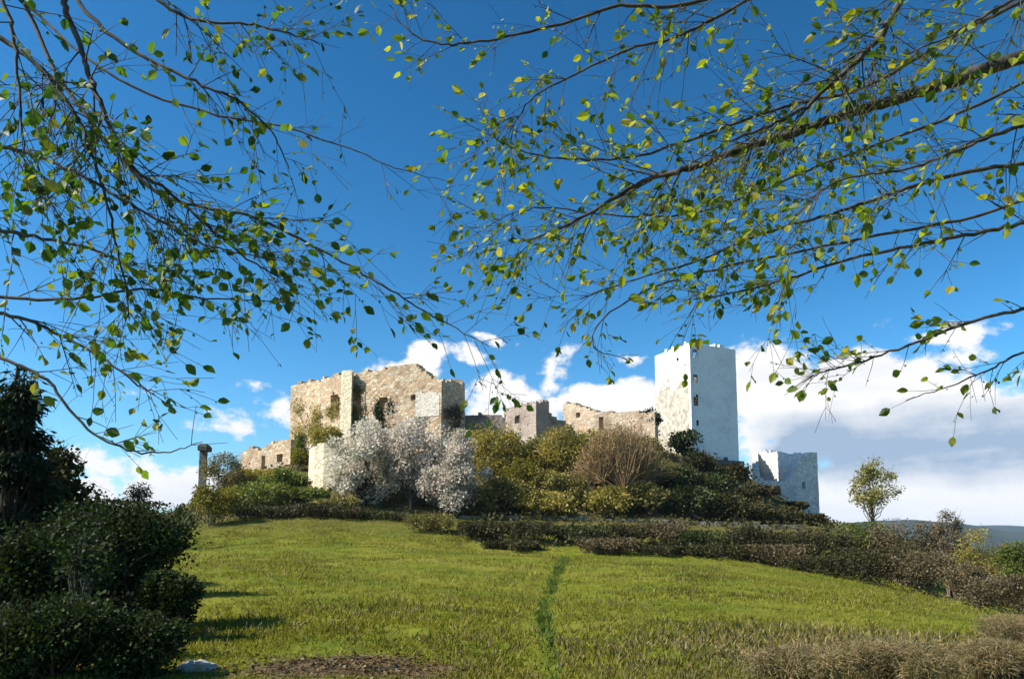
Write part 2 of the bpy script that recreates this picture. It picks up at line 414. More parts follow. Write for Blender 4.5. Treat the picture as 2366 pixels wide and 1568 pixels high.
# ------------------------------------------------------------------ masonry
def masonry(name, nodes, thick, mat, parent, closed=False, cell=.36, holes=(), rag=.35, seed=0, depth=2.0, jit=.05):
    """nodes: (px, Y, top_py). A masonry wall along the plan polyline, ragged at the top, with
    real openings. The outer face is on the right-hand side of travel seen from above (towards the viewer)."""
    rng = np.random.default_rng(seed)
    P = []; Z = []
    for (px, Y, tp) in nodes:
        w = W(px, tp, Y); P.append(w[:2]); Z.append(w[2])
    P = np.array(P); Z = np.array(Z); n = len(P)
    segs = n if closed else n - 1
    nor = []
    for k in range(segs):
        d = unit(P[(k + 1) % n] - P[k]); nor.append(np.array([-d[1], d[0]]))   # inward = left of travel
    inner = []
    for k in range(n):
        if closed: n1, n2 = nor[k - 1], nor[k]
        else: n1, n2 = nor[max(0, k - 1)], nor[min(segs - 1, k)]
        b = n1 + n2; b = b / max(.35, float(np.dot(b, n1)))
        inner.append(P[k] + b * thick)
    inner = np.array(inner)
    out_c, in_c, top_c, = [], [], []
    for k in range(segs):
        a, b = k, (k + 1) % n
        m = max(1, int(round(np.linalg.norm(P[b] - P[a]) / cell)))
        for q in range(m):
            t = q / m
            out_c.append(P[a] * (1 - t) + P[b] * t); in_c.append(inner[a] * (1 - t) + inner[b] * t); top_c.append(Z[a] * (1 - t) + Z[b] * t)
    if not closed:
        out_c.append(P[-1]); in_c.append(inner[-1]); top_c.append(Z[-1])
    out_c = np.array(out_c); in_c = np.array(in_c); top_c = np.array(top_c)
    nc = len(out_c); ns = nc if closed else nc - 1
    zg = height(out_c[:, 0], out_c[:, 1])
    z0 = min(zg) - depth
    nz = int((top_c.max() + rag - z0) / cell) + 2
    hv = np.array([mnoise.noise(Vector((k * .55, seed * 3.1, 0))) + .7 * mnoise.noise(Vector((k * .17, seed * 1.7, 4))) for k in range(nc)]) * rag
    mask = np.zeros((ns, nz), bool)
    for i in range(ns):
        i2 = (i + 1) % nc
        c = (out_c[i] + out_c[i2]) / 2; tp = (top_c[i] + top_c[i2]) / 2 + hv[i]
        for j in range(nz):
            zc = z0 + (j + .5) * cell
            if zc < tp: mask[i, j] = True
            else: break
        for h in holes:
            x0, y0, x1, y1 = h[:4]; arch = len(h) > 4 and h[4]
            seg_ok = np.dot(out_c[i2] - out_c[i], [1, 0]) > 0 or (len(h) > 5 and h[5])
            if not seg_ok: continue
            for j in range(nz):
                pxx, pyy = proj((c[0], c[1], z0 + (j + .5) * cell))
                yt = y0
                if arch: yt = y0 + (y1 - y0) * .25 * (abs(pxx - (x0 + x1) / 2) / ((x1 - x0) / 2)) ** 2
                if x0 <= pxx <= x1 and yt <= pyy <= y1: mask[i, j] = False
    # vertices on demand
    vid = {}; V = []
    def vert(i, j, s):
        i = i % nc
        key = (i, j, s)
        if key not in vid:
            base = out_c[i] if s == 0 else in_c[i]
            d = unit(in_c[i] - out_c[i])
            r = np.array(mnoise.noise_vector(Vector((i * .73 + 9 * s, j * .81, seed + .5))))
            off = d * (r[0] * jit)
            V.append((base[0] + off[0] + r[1] * jit * .5, base[1] + off[1] + r[1] * jit * .3, z0 + j * cell + r[2] * jit * 1.2))
            vid[key] = len(V) - 1
        return vid[key]
    F = []
    def m_at(i, j):
        if closed: i %= ns
        elif i < 0 or i >= ns: return False
        return 0 <= j < nz and mask[i, j]
    for i in range(ns):
        for j in range(nz):
            if not mask[i, j]: continue
            F.append([vert(i, j, 0), vert(i + 1, j, 0), vert(i + 1, j + 1, 0), vert(i, j + 1, 0)])
            F.append([vert(i + 1, j, 1), vert(i, j, 1), vert(i, j + 1, 1), vert(i + 1, j + 1, 1)])
            if not m_at(i, j + 1): F.append([vert(i, j + 1, 0), vert(i + 1, j + 1, 0), vert(i + 1, j + 1, 1), vert(i, j + 1, 1)])
            if not m_at(i, j - 1) and j > 0: F.append([vert(i, j, 1), vert(i + 1, j, 1), vert(i + 1, j, 0), vert(i, j, 0)])
            if not m_at(i - 1, j): F.append([vert(i, j, 1), vert(i, j, 0), vert(i, j + 1, 0), vert(i, j + 1, 1)])
            if not m_at(i + 1, j): F.append([vert(i + 1, j, 0), vert(i + 1, j, 1), vert(i + 1, j + 1, 1), vert(i + 1, j + 1, 0)])
    return mesh(name, V, F, mat, parent)

def base_of(px, Y):
    x = W(px, 1050, Y)[0]
    return (x, Y, hgt(x, Y))

def weather_tower(root, C0, dl):
    """render lost from the lower part of the west face: beige rubble shows through in ragged patches"""
    m = M["tower"]; nt = m.node_tree; L = nt.links.new
    p = next(n for n in nt.nodes if n.type == "BSDF_PRINCIPLED"); src = p.inputs["Base Color"].links[0].from_socket
    tc = next(n for n in nt.nodes if n.type == "TEX_COORD")
    o = root_loc(root); off = C0 - o[:2]
    dp = N(nt, "ShaderNodeVectorMath", operation="DOT_PRODUCT"); L(tc.outputs["Object"], dp.inputs[0]); dp.inputs[1].default_value = (dl[0], dl[1], 0)
    w = N(nt, "ShaderNodeMapRange"); c = float(np.dot(off, dl)); w.inputs[1].default_value = c + .15; w.inputs[2].default_value = c + .5; L(dp.outputs["Value"], w.inputs[0])
    sp = N(nt, "ShaderNodeSeparateXYZ"); L(tc.outputs["Object"], sp.inputs[0])
    nz = N(nt, "ShaderNodeTexNoise", Scale=.7, Detail=6.0, Roughness=.7); L(tc.outputs["Object"], nz.inputs["Vector"])
    h = N(nt, "ShaderNodeMapRange"); h.inputs[1].default_value = 17.5; h.inputs[2].default_value = 4.5; L(sp.outputs[2], h.inputs[0])
    a = N(nt, "ShaderNodeMath", operation="ADD"); L(h.outputs[0], a.inputs[0]); L(nz.outputs["Fac"], a.inputs[1])
    b = N(nt, "ShaderNodeMapRange"); b.inputs[1].default_value = .82; b.inputs[2].default_value = 1.02; L(a.outputs[0], b.inputs[0])
    k = N(nt, "ShaderNodeMath", operation="MULTIPLY"); L(b.outputs[0], k.inputs[0]); L(w.outputs[0], k.inputs[1])
    v = N(nt, "ShaderNodeTexVoronoi", Scale=2.2); L(tc.outputs["Object"], v.inputs["Vector"])
    sc = N(nt, "ShaderNodeSeparateColor"); L(v.outputs["Color"], sc.inputs[0])
    r = ramp(nt, [(0, (.30, .27, .21)), (.5, (.42, .38, .31)), (1, (.52, .48, .40))], sc.outputs[0])
    L(mixc(nt, src, r.outputs[0], k.outputs[0]), p.inputs["Base Color"])

def build_castle():
    # --- the broad ruined keep
    t = thing("ruined_keep", "broad roofless tan stone keep with jagged top behind the white blossom trees", "ruin", base_of(850, 102))
    masonry("wall", [(672, 110, 893), (700, 108.4, 882), (745, 105.6, 876), (790, 103, 862), (850, 101.4, 858), (890, 100.3, 850), (925, 99.4, 842), (962, 98.5, 842),
                     (990, 97.8, 868), (1020, 97, 876), (1074, 103.5, 884), (1010, 112, 892), (760, 117, 905)],
            1.7, M["keep"], t, closed=True, seed=3, rag=.45,
            holes=[(818, 893, 842, 958, True), (868, 918, 905, 1000, True), (762, 908, 784, 950, True), (948, 908, 968, 925, True)])
    # pale stone patch set slightly proud of the wall
    masonry("plaster_patch", [(960, 98.5, 904), (1015, 97.07, 906)], .3, M["pale"], t, seed=31, cell=.3, rag=.3, depth=-6.2, jit=.02)
    masonry("buttress", [(789, 102.6, 866), (790, 101.6, 857), (813, 101.0, 855), (817, 102.0, 862)], .8, M["buttress"], t, seed=5, rag=.2, cell=.3)
    # --- curtain wall
    t = thing("curtain_wall", "low grey curtain wall between the keep and the square ruined turret", "wall", base_of(1120, 108))
    masonry("wall", [(1050, 109, 962), (1110, 108, 958), (1172, 108, 962)], 1.4, M["mid"], t, seed=8, rag=.3)
    # --- turret
    t = thing("ruined_turret", "small square grey ruined turret with dark right side between two walls", "ruin", base_of(1210, 105))
    masonry("wall", [(1164, 108.5, 946), (1200, 104.2, 938), (1238, 100, 928), (1268, 106, 926), (1195, 114, 940)], 1.2, M["mid"], t, closed=True, seed=9, rag=.3,
            holes=[(1190, 958, 1200, 978)])
    masonry("broken_stub", [(1262, 105.4, 948), (1290, 107, 968), (1325, 109, 986)], 1.2, M["mid"], t, seed=19, rag=.3)
    # --- pink wall
    t = thing("ruined_wall", "warm pinkish ruined wall joined to the left foot of the tall tower", "wall", base_of(1400, 106))
    masonry("wall", [(1300, 112, 930), (1335, 110.5, 932), (1372, 108.5, 946), (1420, 107, 951), (1470, 105.2, 950), (1512, 104, 953)], 1.3, M["pink"], t, seed=12, rag=.35,
            holes=[(1382, 962, 1396, 992, True), (1330, 950, 1342, 966)])
    # --- tall tower
    C0 = W(1598, 1000, 108)[:2]; s = 8.15
    dr = np.array([.902, .432]); dl = np.array([-.432, .902])
    def pxy(p, z):
        a, b = proj((p[0], p[1], z)); return a
    topz = ZY(1598, 789, 108)
    def node(p):
        a, b = proj((p[0], p[1], topz)); return (a, p[1], b)
    p0 = C0; p1 = C0 + dr * s; p2 = p1 + dl * s; p3 = C0 + dl * s
    t = thing("stone_tower", "tall pale square stone tower, the highest building, with narrow slits", "tower", (C0[0] + 2, C0[1] + 5, hgt(C0[0] + 2, C0[1] + 5)))
    masonry("wall", [node(p3), node(p0), node(p1), node(p2)], 1.4, M["tower"], t, closed=True, seed=14, rag=.12, cell=.4, jit=.035, depth=4,
            holes=[(1601, 806, 1610, 822), (1601, 862, 1610, 882), (1602, 914, 1611, 934), (1606, 972, 1614, 986)])
    q0 = p0 - dl * .5 - dr * .35; q1 = p1 - dl * .5 + dr * .45; q2 = p2 + dr * .45; q3 = p3 - dr * .35
    zb = ZY(1660, 1058, 109)
    def nodeb(p, dz=0):
        a, b = proj((p[0], p[1], zb + dz)); return (a, p[1], b)
    masonry("plinth", [nodeb(q3, .6), nodeb(q0, .3), nodeb(q1, -.2), nodeb(q2, -.3)], .32, M["plinth"], t, closed=True, seed=15, rag=.3, cell=.4, depth=5)
    weather_tower(t, C0, dl)
    # --- outer bastion at the right
    t = thing("broken_bastion", "broken pale bastion lower down the slope right of the tall tower", "ruin", base_of(1820, 116))
    masonry("wall", [(1737, 112.5, 1098), (1762, 113.0, 1106), (1800, 114, 1111), (1826, 114.7, 1106), (1840, 115.0, 1080), (1850, 115.3, 1056), (1862, 115.6, 1055), (1866, 115.7, 1046), (1887, 116.2, 1046),
                     (1840, 120, 1050), (1790, 124.4, 1044), (1737, 129, 1046)], 1.1, M["bastion"], t, closed=True, seed=17, rag=.4, cell=.34, depth=5,
            holes=[(1852, 1112, 1862, 1128)])
    t = thing("round_bastion", "pale cream curved wall base at the left edge of the white blossom trees", "wall", base_of(755, 90))
    masonry("wall", [(714, 91.2, 1040), (718, 89.6, 1032), (728, 88.3, 1028), (748, 87.5, 1028), (775, 87.3, 1032), (800, 87.6, 1040), (822, 88.6, 1050)], .8, M["buttress"], t, seed=25, rag=.3, cell=.32)
    # --- wall fragment at far left
    t = thing("wall_fragment", "low warm ruined wall fragment among bushes left of the keep", "ruin", base_of(610, 104))
    masonry("wall", [(556, 107, 1046), (580, 106, 1032), (600, 105, 1040), (618, 104.3, 1024), (672, 102, 1012)], 1.2, M["keep"], t, seed=21, rag=.5,
            holes=[(604, 1052, 614, 1080), (640, 1045, 652, 1066, True)])
    t = thing("turret_stub", "thin dark upright turret stub standing alone at the far left end of the ruins", "ruin", base_of(470, 97))
    masonry("wall", [(461, 97.0, 1040), (478, 96.7, 1040), (480, 97.7, 1040), (463, 98.0, 1040)], .3, M["darkstone"], t, closed=True, seed=41, rag=.05, cell=.3)
    zc = ZY(470, 1041, 97); x0 = W(461, 1040, 97)[0]; x1 = W(480, 1040, 97)[0]
    v = []
    for zz, e in ((zc, .03), (zc + .5, .05), (zc + .85, -.2)):
        v += [(x0 - e, 96.45 - e, zz), (x1 + e, 96.45 - e, zz), (x1 + e, 98.2 + e, zz), (x0 - e, 98.2 + e, zz)]
    f = [[3, 2, 1, 0], [8, 9, 10, 11]] + [[b + k, b + (k + 1) % 4, b + 4 + (k + 1) % 4, b + 4 + k] for b in (0, 4) for k in range(4)]
    mesh("cap", v, f, M["darkstone"], t)
    # --- low dry wall along the foot of the hill
    t = thing("retaining_wall", "long low dry stone wall along the foot of the castle hill", "wall", base_of(1250, 79))
    pts = []
    for px in range(540, 1911, 60):
        x = W(px, 1190, 79)[0]; z = hgt(x, 79) + .42 + .1 * math.sin(px * .03)
        a, b = proj((x, 79, z)); pts.append((a, 79 + .6 * math.sin(px * .006), b))
    masonry("wall", pts, .5, M["drywall"], t, seed=23, rag=.12, cell=.3, depth=.6)

# ------------------------------------------------------------------ plants
def limb_path(a, b, rng, sag=.0, wob=.06, n=6):
    a = np.asarray(a, float); b = np.asarray(b, float); L = np.linalg.norm(b - a)
    mid = (a + b) / 2 + rng.normal(size=3) * L * wob + np.array([0, 0, -sag * L])
    return spline([a, mid, b], n)

DENS = [1.35, 1.5]
def plant(name, label, cat, px, Y, top, wpx, leaf, bark, kind="tree", n=2600, ls=.22, clumps=26, seed=0, depth_ratio=.8,
          twigs=0, trunk_h=.28, flat_bottom=.0, group=None, dens=.55, part="crown", tr=None, base_py=None, fill=.55, tmpl=None, rough=0.0):
    rng = np.random.default_rng(seed + 11)
    x = W(px, (top + 1200) / 2, Y)[0]
    z = hgt(x, Y)
    zt = ZY(px, top, Y); H = max(.5, (zt - z)) * 1.04; n = int(n * DENS[0]); ls = ls * DENS[1]
    Rx = wpx / FPX * Y * .5
    root = thing(name, label, cat, (x, Y, z - .05), group)
    base = np.array([x, Y, z - .15])
    c0 = trunk_h * H
    # clump centres in an uneven ellipsoid
    cen = []
    lobes = rng.normal(size=(5, 3)); lobes = unit(lobes); lw = rng.uniform(-.45, .45, 5)
    while len(cen) < clumps:
        d = unit(rng.normal(size=3))
        s = 1 + sum(w * max(0, float(np.dot(d, l))) ** 2 for l, w in zip(lobes, lw))
        r = (rng.uniform(fill ** 3, 1) ** (1 / 3)) * min(1.12, s)
        r *= rng.uniform(1 - rough, 1 + rough)
        q = d * r * .86
        zz = c0 + (H - c0) * (.5 + .5 * q[2])
        shrink = 1.0
        if kind == "conifer": shrink = max(.08, 1.15 * (1 - (zz - c0) / (H - c0 + 1e-6)) + .05)
        if kind == "egg": shrink = 1.1 - .5 * max(0, q[2])
        cen.append(np.array([x + q[0] * Rx * shrink, Y + q[1] * Rx * depth_ratio * shrink, z + zz]))
    cen = np.array(cen)
    tb = Tubes()
    tr = tr or max(.03, H * .022)
    stem_top = base + np.array([rng.normal() * Rx * .08, rng.normal() * Rx * .08, H * (.93 if kind == "conifer" else .72) + .15])
    stem = limb_path(base, stem_top, rng, 0, .03, 8)
    if kind in ("tree", "conifer", "egg"):
        tb.add(stem, np.linspace(tr, tr * .25, 8), 7)
    for c in cen:
        if kind == "bush":
            a = base + np.array([rng.normal() * Rx * .25, rng.normal() * Rx * .2, 0])
            r0 = tr * .55
        else:
            u = np.clip((c[2] - z) / H * .75 - .1, .12 if trunk_h < .2 else trunk_h * .8, .95)
            a = stem[0] * (1 - u) + stem[-1] * u; r0 = tr * (.5 - .3 * u)
        pts = limb_path(a, c, rng, .08 if kind != "conifer" else -.02, .07)
        tb.add(pts, np.linspace(r0, max(.008, r0 * .25), len(pts)), 4)
    cr = (Rx * depth_ratio * Rx * (H - c0) / 2) ** (1 / 3) * dens
    for k in range(twigs):
        c = cen[rng.integers(len(cen))]
        d = rng.normal(size=3) * np.array([.55, .55, .35]) + np.array([0, 0, .75])
        a = c + rng.normal(size=3) * cr * .35
        Lt = cr * rng.uniform(.7, 1.5)
        b = a + unit(d) * Lt
        if b[2] > z + H * 1.02: b[2] = z + H * rng.uniform(.9, 1.03)
        pts = limb_path(a, b, rng, -.04, .06, 4)
        w = max(.0035, Y * .00024)
        tb.add(pts, np.linspace(w, w * .45, 4), 3)
    tb.build("trunk" if kind in ("tree", "conifer", "egg") else "stems" if False else "trunk" if kind != "bush" else "branch", bark, root)
    if n:
        k = rng.integers(len(cen), size=n)
        wgt = rng.uniform(.6, 1.25, len(cen))[k]
        off = unit(rng.normal(size=(n, 3))) * (rng.uniform(0, 1, (n, 1)) ** .55) * cr * wgt[:, None]
        off[:, 2] *= .8
        c = cen[k] + off
        c[:, 2] = np.maximum(c[:, 2], z + .03 * H)
        c[:, 2] = np.minimum(c[:, 2], z + H * 1.02)
        ax = unit(off + rng.normal(size=(n, 3)) * cr * .5 + np.array([0, 0, -.15 * cr]))
        if kind == "conifer":
            ax = unit(np.stack([c[:, 0] - x, c[:, 1] - Y, -.35 * np.ones(n) * Rx], -1) + rng.normal(size=(n, 3)) * Rx * .3)
        leaves(part, c, ax, ls * rng.uniform(.6, 1.3, n), tmpl or (NEEDLE if kind == "conifer" else DIAMOND), leaf, root, rng)
    return root

def osier(name, label, px, Y, top, wpx, bark, leaf, n=420, seed=0):
    """a bare tree of long upright tan wands on a short trunk"""
    rng = np.random.default_rng(seed)
    x = W(px, 1100, Y)[0]; z = hgt(x, Y); H = ZY(px, top, Y) - z; Rx = wpx / FPX * Y * .5
    root = thing(name, label, "tree", (x, Y, z - .05))
    tb = Tubes(); base = np.array([x, Y, z - .15])
    heads = []
    for k in range(11):
        h = base + np.array([rng.uniform(-.75, .75) * Rx, rng.uniform(-.6, .6) * Rx, H * rng.uniform(.06, .55)])
        tb.add(limb_path(base + rng.normal(size=3) * [.25, .25, 0], h, rng, .05, .06), np.linspace(.24, .09, 6), 6); heads.append(h)
    tips = []
    for k in range(n):
        h = heads[rng.integers(len(heads))]
        u = rng.normal() * .38
        tip = h + np.array([u * Rx, rng.normal() * .3 * Rx, 0])
        lim = H * (1.02 - .34 * (abs(tip[0] - x) / Rx) ** 2.2)
        tip[2] = z + max(h[2] - z + .6, lim * rng.uniform(.7, 1.0))
        pts = limb_path(h, tip, rng, 0, .085, 6)
        tb.add(pts, np.linspace(.04, .016, 6), 3); tips.append(pts)
    tb.build("trunk", bark, root)
    m = 7000
    P = np.array(tips); k = rng.integers(len(P), size=m); j = rng.integers(2, 6, size=m)
    c = P[k, j] + rng.normal(size=(m, 3)) * .2
    leaves("crown", c, rng.normal(size=(m, 3)) + [0, 0, .8], .2 * rng.uniform(.6, 1.3, m), DIAMOND, leaf, root, rng)

def build_hill_plants():
    B, G = M["bark"], "bushes on the castle hill"
    plant("bare_tree", "brownish budding tree at the left end of the castle hill", "tree", 518, 88, 1052, 92, M["scrub"], M["tan_bark"], n=1900, ls=.15, twigs=240, seed=1)
    plant("yellow_bush", "bright yellow green bush at the left end of the meadow edge", "bush", 497, 74, 1128, 118, M["yellow"], B, "bush", 2600, .16, 24, 2, part="foliage")
    plant("hill_bush", "olive bush below the low ruined wall fragment", "bush", 588, 92, 1090, 125, M["olive"], B, "bush", 2800, .2, 28, 4, group=G, part="foliage")
    plant("hill_bush", "green rounded bush just left of the white blossom trees", "bush", 655, 86, 1090, 110, M["green"], B, "bush", 3400, .2, 30, 5, group=G, part="foliage")
    plant("hill_bush", "small yellow green bush under the left corner of the keep", "bush", 694, 95, 1040, 56, M["yellow"], B, "bush", 1300, .18, 16, 6, group=G, part="foliage")
    plant("young_evergreen", "slim dark green evergreen at the left corner of the keep", "tree", 693, 100, 1002, 36, M["green"], B, "conifer", 1300, .3, 30, 7, trunk_h=.02)
    plant("hill_bush", "dark green bush low on the slope under the yellow green and olive bushes", "bush", 600, 82, 1120, 170, M["green"], B, "bush", 3000, .18, 26, 71, group=G, part="foliage")
    GB = "white blossom trees below the keep"
    plant("blossom_tree", "whitest blossom tree, leftmost below the keep", "tree", 842, 83, 966, 180, M["blossom"], B, "egg", 11500, .2, 60, 8, trunk_h=.02, twigs=90, group=GB, dens=.33, rough=.28)
    plant("blossom_tree", "pale pink grey blossom tree in the middle of the three", "tree", 950, 82, 975, 205, M["blossom2"], B, "egg", 10500, .19, 60, 9, trunk_h=.02, twigs=130, group=GB, dens=.33, rough=.28)
    plant("blossom_tree", "thin greyer blossom tree, rightmost of the three", "tree", 1052, 79, 1006, 155, M["blossom2"], B, "egg", 6500, .18, 44, 10, trunk_h=.02, twigs=160, group=GB, dens=.33, rough=.28)
    GO = "olive trees on the castle slope"
    plant("olive_tree", "olive brown tree right of the blossom trees under the curtain wall", "tree", 1148, 90, 984, 120, M["olive"], M["olive_bark"], n=4600, ls=.19, seed=12, clumps=34, twigs=120, group=GO, trunk_h=.08)
    plant("hill_bush", "yellowish olive bush in front of the square ruined turret", "bush", 1205, 86, 1058, 100, M["yellow"], B, "bush", 1500, .17, 20, 13, group=G, part="foliage")
    plant("olive_tree", "dark olive tree on the slope right of the ruined turret", "tree", 1305, 91, 990, 120, M["olive"], M["olive_bark"], n=4400, ls=.19, seed=14, clumps=34, twigs=120, group=GO, trunk_h=.08)
    plant("hill_bush", "brownish olive bush at the foot of the slope left of the tan bare tree", "bush", 1310, 83, 1100, 110, M["scrub"], B, "bush", 2200, .18, 22, 15, group=G, part="foliage")
    plant("hill_bush", "brownish bush at the foot of the slope right of the blossom trees", "bush", 1180, 82, 1110, 170, M["scrub"], B, "bush", 2800, .18, 28, 16, group=G, part="foliage")
    plant("olive_tree", "olive tree behind the blossom trees at the right foot of the keep", "tree", 1085, 94, 1000, 100, M["olive"], M["olive_bark"], n=2600, ls=.2, seed=112, clumps=30, twigs=90, group=GO, trunk_h=.06)
    plant("olive_tree", "green brown tree straight below the square ruined turret's dark side", "tree", 1240, 95, 1008, 90, M["scrub"], M["olive_bark"], n=2600, ls=.2, seed=113, clumps=30, twigs=90, group=GO, trunk_h=.06)
    plant("olive_tree", "olive tree left behind the tan bare tree", "tree", 1372, 93, 1000, 90, M["olive"], M["olive_bark"], n=2400, ls=.2, seed=114, clumps=28, twigs=90, group=GO, trunk_h=.06)
    plant("hill_bush", "olive green bush behind the whitest blossom tree against the keep", "bush", 742, 96, 985, 90, M["olive"], B, "bush", 2200, .2, 22, 115, group=G, part="foliage")
    plant("hill_bush", "brownish bush right behind the tan bare tree below the pink wall", "bush", 1490, 93, 1015, 100, M["scrub"], B, "bush", 2400, .2, 24, 116, group=G, part="foliage")
    plant("hill_bush", "olive bush low on the slope between dark tree and tan bare tree", "bush", 1255, 86, 1085, 120, M["olive"], B, "bush", 2400, .18, 24, 117, group=G, part="foliage")
    plant("hill_bush", "small olive bush under the brownish budding tree at the left end", "bush", 548, 90, 1100, 70, M["olive"], B, "bush", 2200, .17, 24, 118, group=G, part="foliage", twigs=60)
    osier("osier_tree", "tan bare tree of upright wands below the pink wall", 1432, 84, 984, 188, M["tan_bark"], M["tan"], 1500, 17)
    GD = "dark bushes below the tall tower"
    plant("dark_bush", "dark shrub in the corner between the pink wall and the tall tower", "bush", 1503, 105.5, 942, 42, M["dark"], B, "bush", 1500, .24, 18, 18, group=GD, part="foliage")
    plant("dark_bush", "blackish shrub against the foot of the tall tower's edge", "bush", 1585, 104, 996, 66, M["dark"], B, "bush", 1700, .24, 18, 19, group=GD, part="foliage")
    plant("dark_bush", "dark green bush right beside the tan bare tree", "bush", 1558, 88, 1078, 110, M["hedge_green"], B, "bush", 2600, .2, 26, 20, group=GD, part="foliage")
    plant("dark_bush", "dark green bush straight below the tall tower", "bush", 1645, 88, 1096, 130, M["hedge_green"], B, "bush", 2600, .2, 26, 21, group=GD, part="foliage")
    plant("dark_bush", "dark bush on the slope between tower and broken bastion", "bush", 1722, 92, 1130, 110, M["hedge"], B, "bush", 2400, .2, 24, 22, group=GD, part="foliage")
    plant("dark_bush", "low dark bush below the broken bastion", "bush", 1800, 93, 1176, 90, M["hedge"], B, "bush", 2000, .2, 20, 23, group=GD, part="foliage")
    for k, (px, Y, top, w, mt, lab) in enumerate([
        (1610, 98, 1046, 90, "hedge", "black brown scrub bush right under the plinth of the tall tower"),
        (1690, 100, 1078, 110, "hedge", "black brown scrub bush under the right corner of the tall tower"),
        (1765, 103, 1126, 80, "hedge", "dark scrub bush at the left foot of the broken bastion"),
        (1828, 104, 1172, 70, "hedge", "dark scrub bush in front of the bastion's foot"),
        (1600, 82, 1128, 130, "hedge_green", "green scrub bush low on the slope right of the tan bare tree"),
        (1700, 82, 1150, 150, "hedge", "brown scrub bush low on the slope between tower and bastion"),
        (1785, 82, 1182, 120, "hedge", "lowest dark scrub bush on the slope below the bastion"),
        (1860, 84, 1192, 110, "hedge", "dark scrub bush at the right foot of the castle hill above the dry wall"),
        (705, 83, 1132, 110, "green", "low green scrub bush in front of the pale curved wall base"),
        (770, 81, 1158, 110, "scrub", "low olive scrub bush under the left edge of the whitest blossom tree"),
        (1410, 81, 1132, 110, "olive", "olive scrub bush at the left foot of the tan bare tree"),
        (1500, 82, 1120, 110, "scrub", "olive brown scrub bush at the right foot of the tan bare tree"),
        (1100, 80, 1130, 110, "scrub", "olive brown scrub bush below the thin greyer blossom tree"),
        (1250, 80, 1140, 130, "olive", "olive scrub bush behind the dry wall above the meadow track")]):
        plant("scrub_bush", lab, "bush", px, Y, top, w, M[mt], M["brown_bark"], "bush", 2300, .2, 26, 130 + k, group="scrub bushes on the castle slope", part="foliage", dens=.62)
    plant("lone_tree", "slender thin yellow green tree alone on the skyline at right", "tree", 2010, 92, 1060, 118, M["pale_yellow"], M["olive_bark"], "egg", 2300, .19, 34, 24, trunk_h=.24, twigs=130, dens=.36, tr=.14)
    # hedge along the far edge of the meadow
    H = [
        (600, 78, 1172, 120, "hedge_green", "low dark hedge bush leftmost on the terrace, below the green bushes"),
        (730, 78, 1176, 120, "hedge", "low dark hedge bush under the left edge of the whitest blossom tree"),
        (660, 78, 1174, 110, "hedge", "low dark hedge bush below the low green scrub bush"),
        (805, 78, 1180, 110, "hedge", "low dark hedge bush straight below the whitest blossom tree"),
        (880, 78, 1186, 110, "hedge_green", "low dark green hedge bush below the gap between the first two blossom trees"),
        (950, 77, 1190, 110, "hedge", "low dark hedge bush below the pale pink grey blossom tree"),
        (1000, 70, 1200, 110, "scrub", "olive hedge bush in front of the pale pink grey blossom tree"),
        (1120, 68, 1204, 120, "hedge", "dark hedge bush below the thin greyer blossom tree"),
        (1215, 67, 1214, 110, "hedge", "dark hedge bush below the yellowish olive bush"),
        (1330, 67.5, 1210, 120, "hedge_green", "dark green hedge bush behind the top of the meadow track"),
        (1430, 67, 1216, 110, "hedge", "brown black hedge bush in front of the tan bare tree"),
        (1525, 67, 1222, 110, "brown", "brownish hedge bush below the blackish shrub at the tower foot"),
        (1620, 66, 1224, 120, "hedge_green", "dark green hedge bush straight below the tall tower's left half"),
        (1720, 66, 1228, 120, "hedge", "dark hedge bush below the gap between tower and bastion"),
        (1815, 66, 1226, 120, "hedge", "dark hedge bush below the broken bastion's window"),
        (1905, 65, 1228, 120, "hedge", "blackest hedge bush right of the bastion's foot"),
        (1992, 66, 1222, 110, "green", "olive green hedge bush under the lone slender tree"),
        (1180, 63.5, 1246, 130, "hedge", "low dark brown front bush at the meadow edge left of the track top"),
        (1395, 63.5, 1250, 150, "brown", "low brown front bush at the meadow edge right of the track top"),
        (1530, 63.5, 1254, 150, "hedge", "low dark front bush at the meadow edge in line with the tall tower's left edge"),
        (1660, 63.5, 1262, 150, "hedge", "low dark front bush at the meadow edge in line with the tall tower's right face"),
        (1790, 63, 1270, 150, "brown", "low brown front bush at the meadow edge below the broken bastion"),
        (1900, 61, 1284, 150, "hedge", "low black brown front bush at the meadow edge left of the lone slender tree"),
        (2010, 58, 1275, 150, "hedge", "dark low hedge bush in front of the lone slender tree"),
        (2085, 64, 1200, 150, "brown", "brown hedge bush right of the lone slender tree"),
        (2130, 56, 1280, 140, "brown", "brown low hedge bush at the meadow edge below the taller bare thicket"),
    ]
    for k, (px, Y, top, w, mt, lab) in enumerate(H):
        plant("hedge_bush", lab, "bush", px, Y, top + [0, -8, 6, -4, 9][k % 5], w * 1.2, M[mt], M["brown_bark"], "bush", 3800, .11, 28, 240 + k, group="hedge bushes along the meadow's far edge", twigs=60, part="foliage", dens=.6)
    GT = "bare brown thickets at the right edge"
    plant("bare_thicket", "tall brown bare thicket with a spiky top at right", "bush", 2195, 60, 1186, 90, M["brown"], M["brown_bark"], "bush", 3200, .085, 24, 61, twigs=190, group=GT, part="foliage", dens=.4)
    plant("bare_thicket", "olive brown thicket in front of the blue hill", "bush", 2270, 54, 1232, 120, M["olive"], M["brown_bark"], "bush", 3600, .085, 24, 62, twigs=150, group=GT, part="foliage", dens=.45)
    plant("green_thicket", "dark green bush at the right edge below the blue hill", "bush", 2345, 52, 1262, 100, M["green"], B, "bush", 4200, .095, 24, 63, part="foliage")
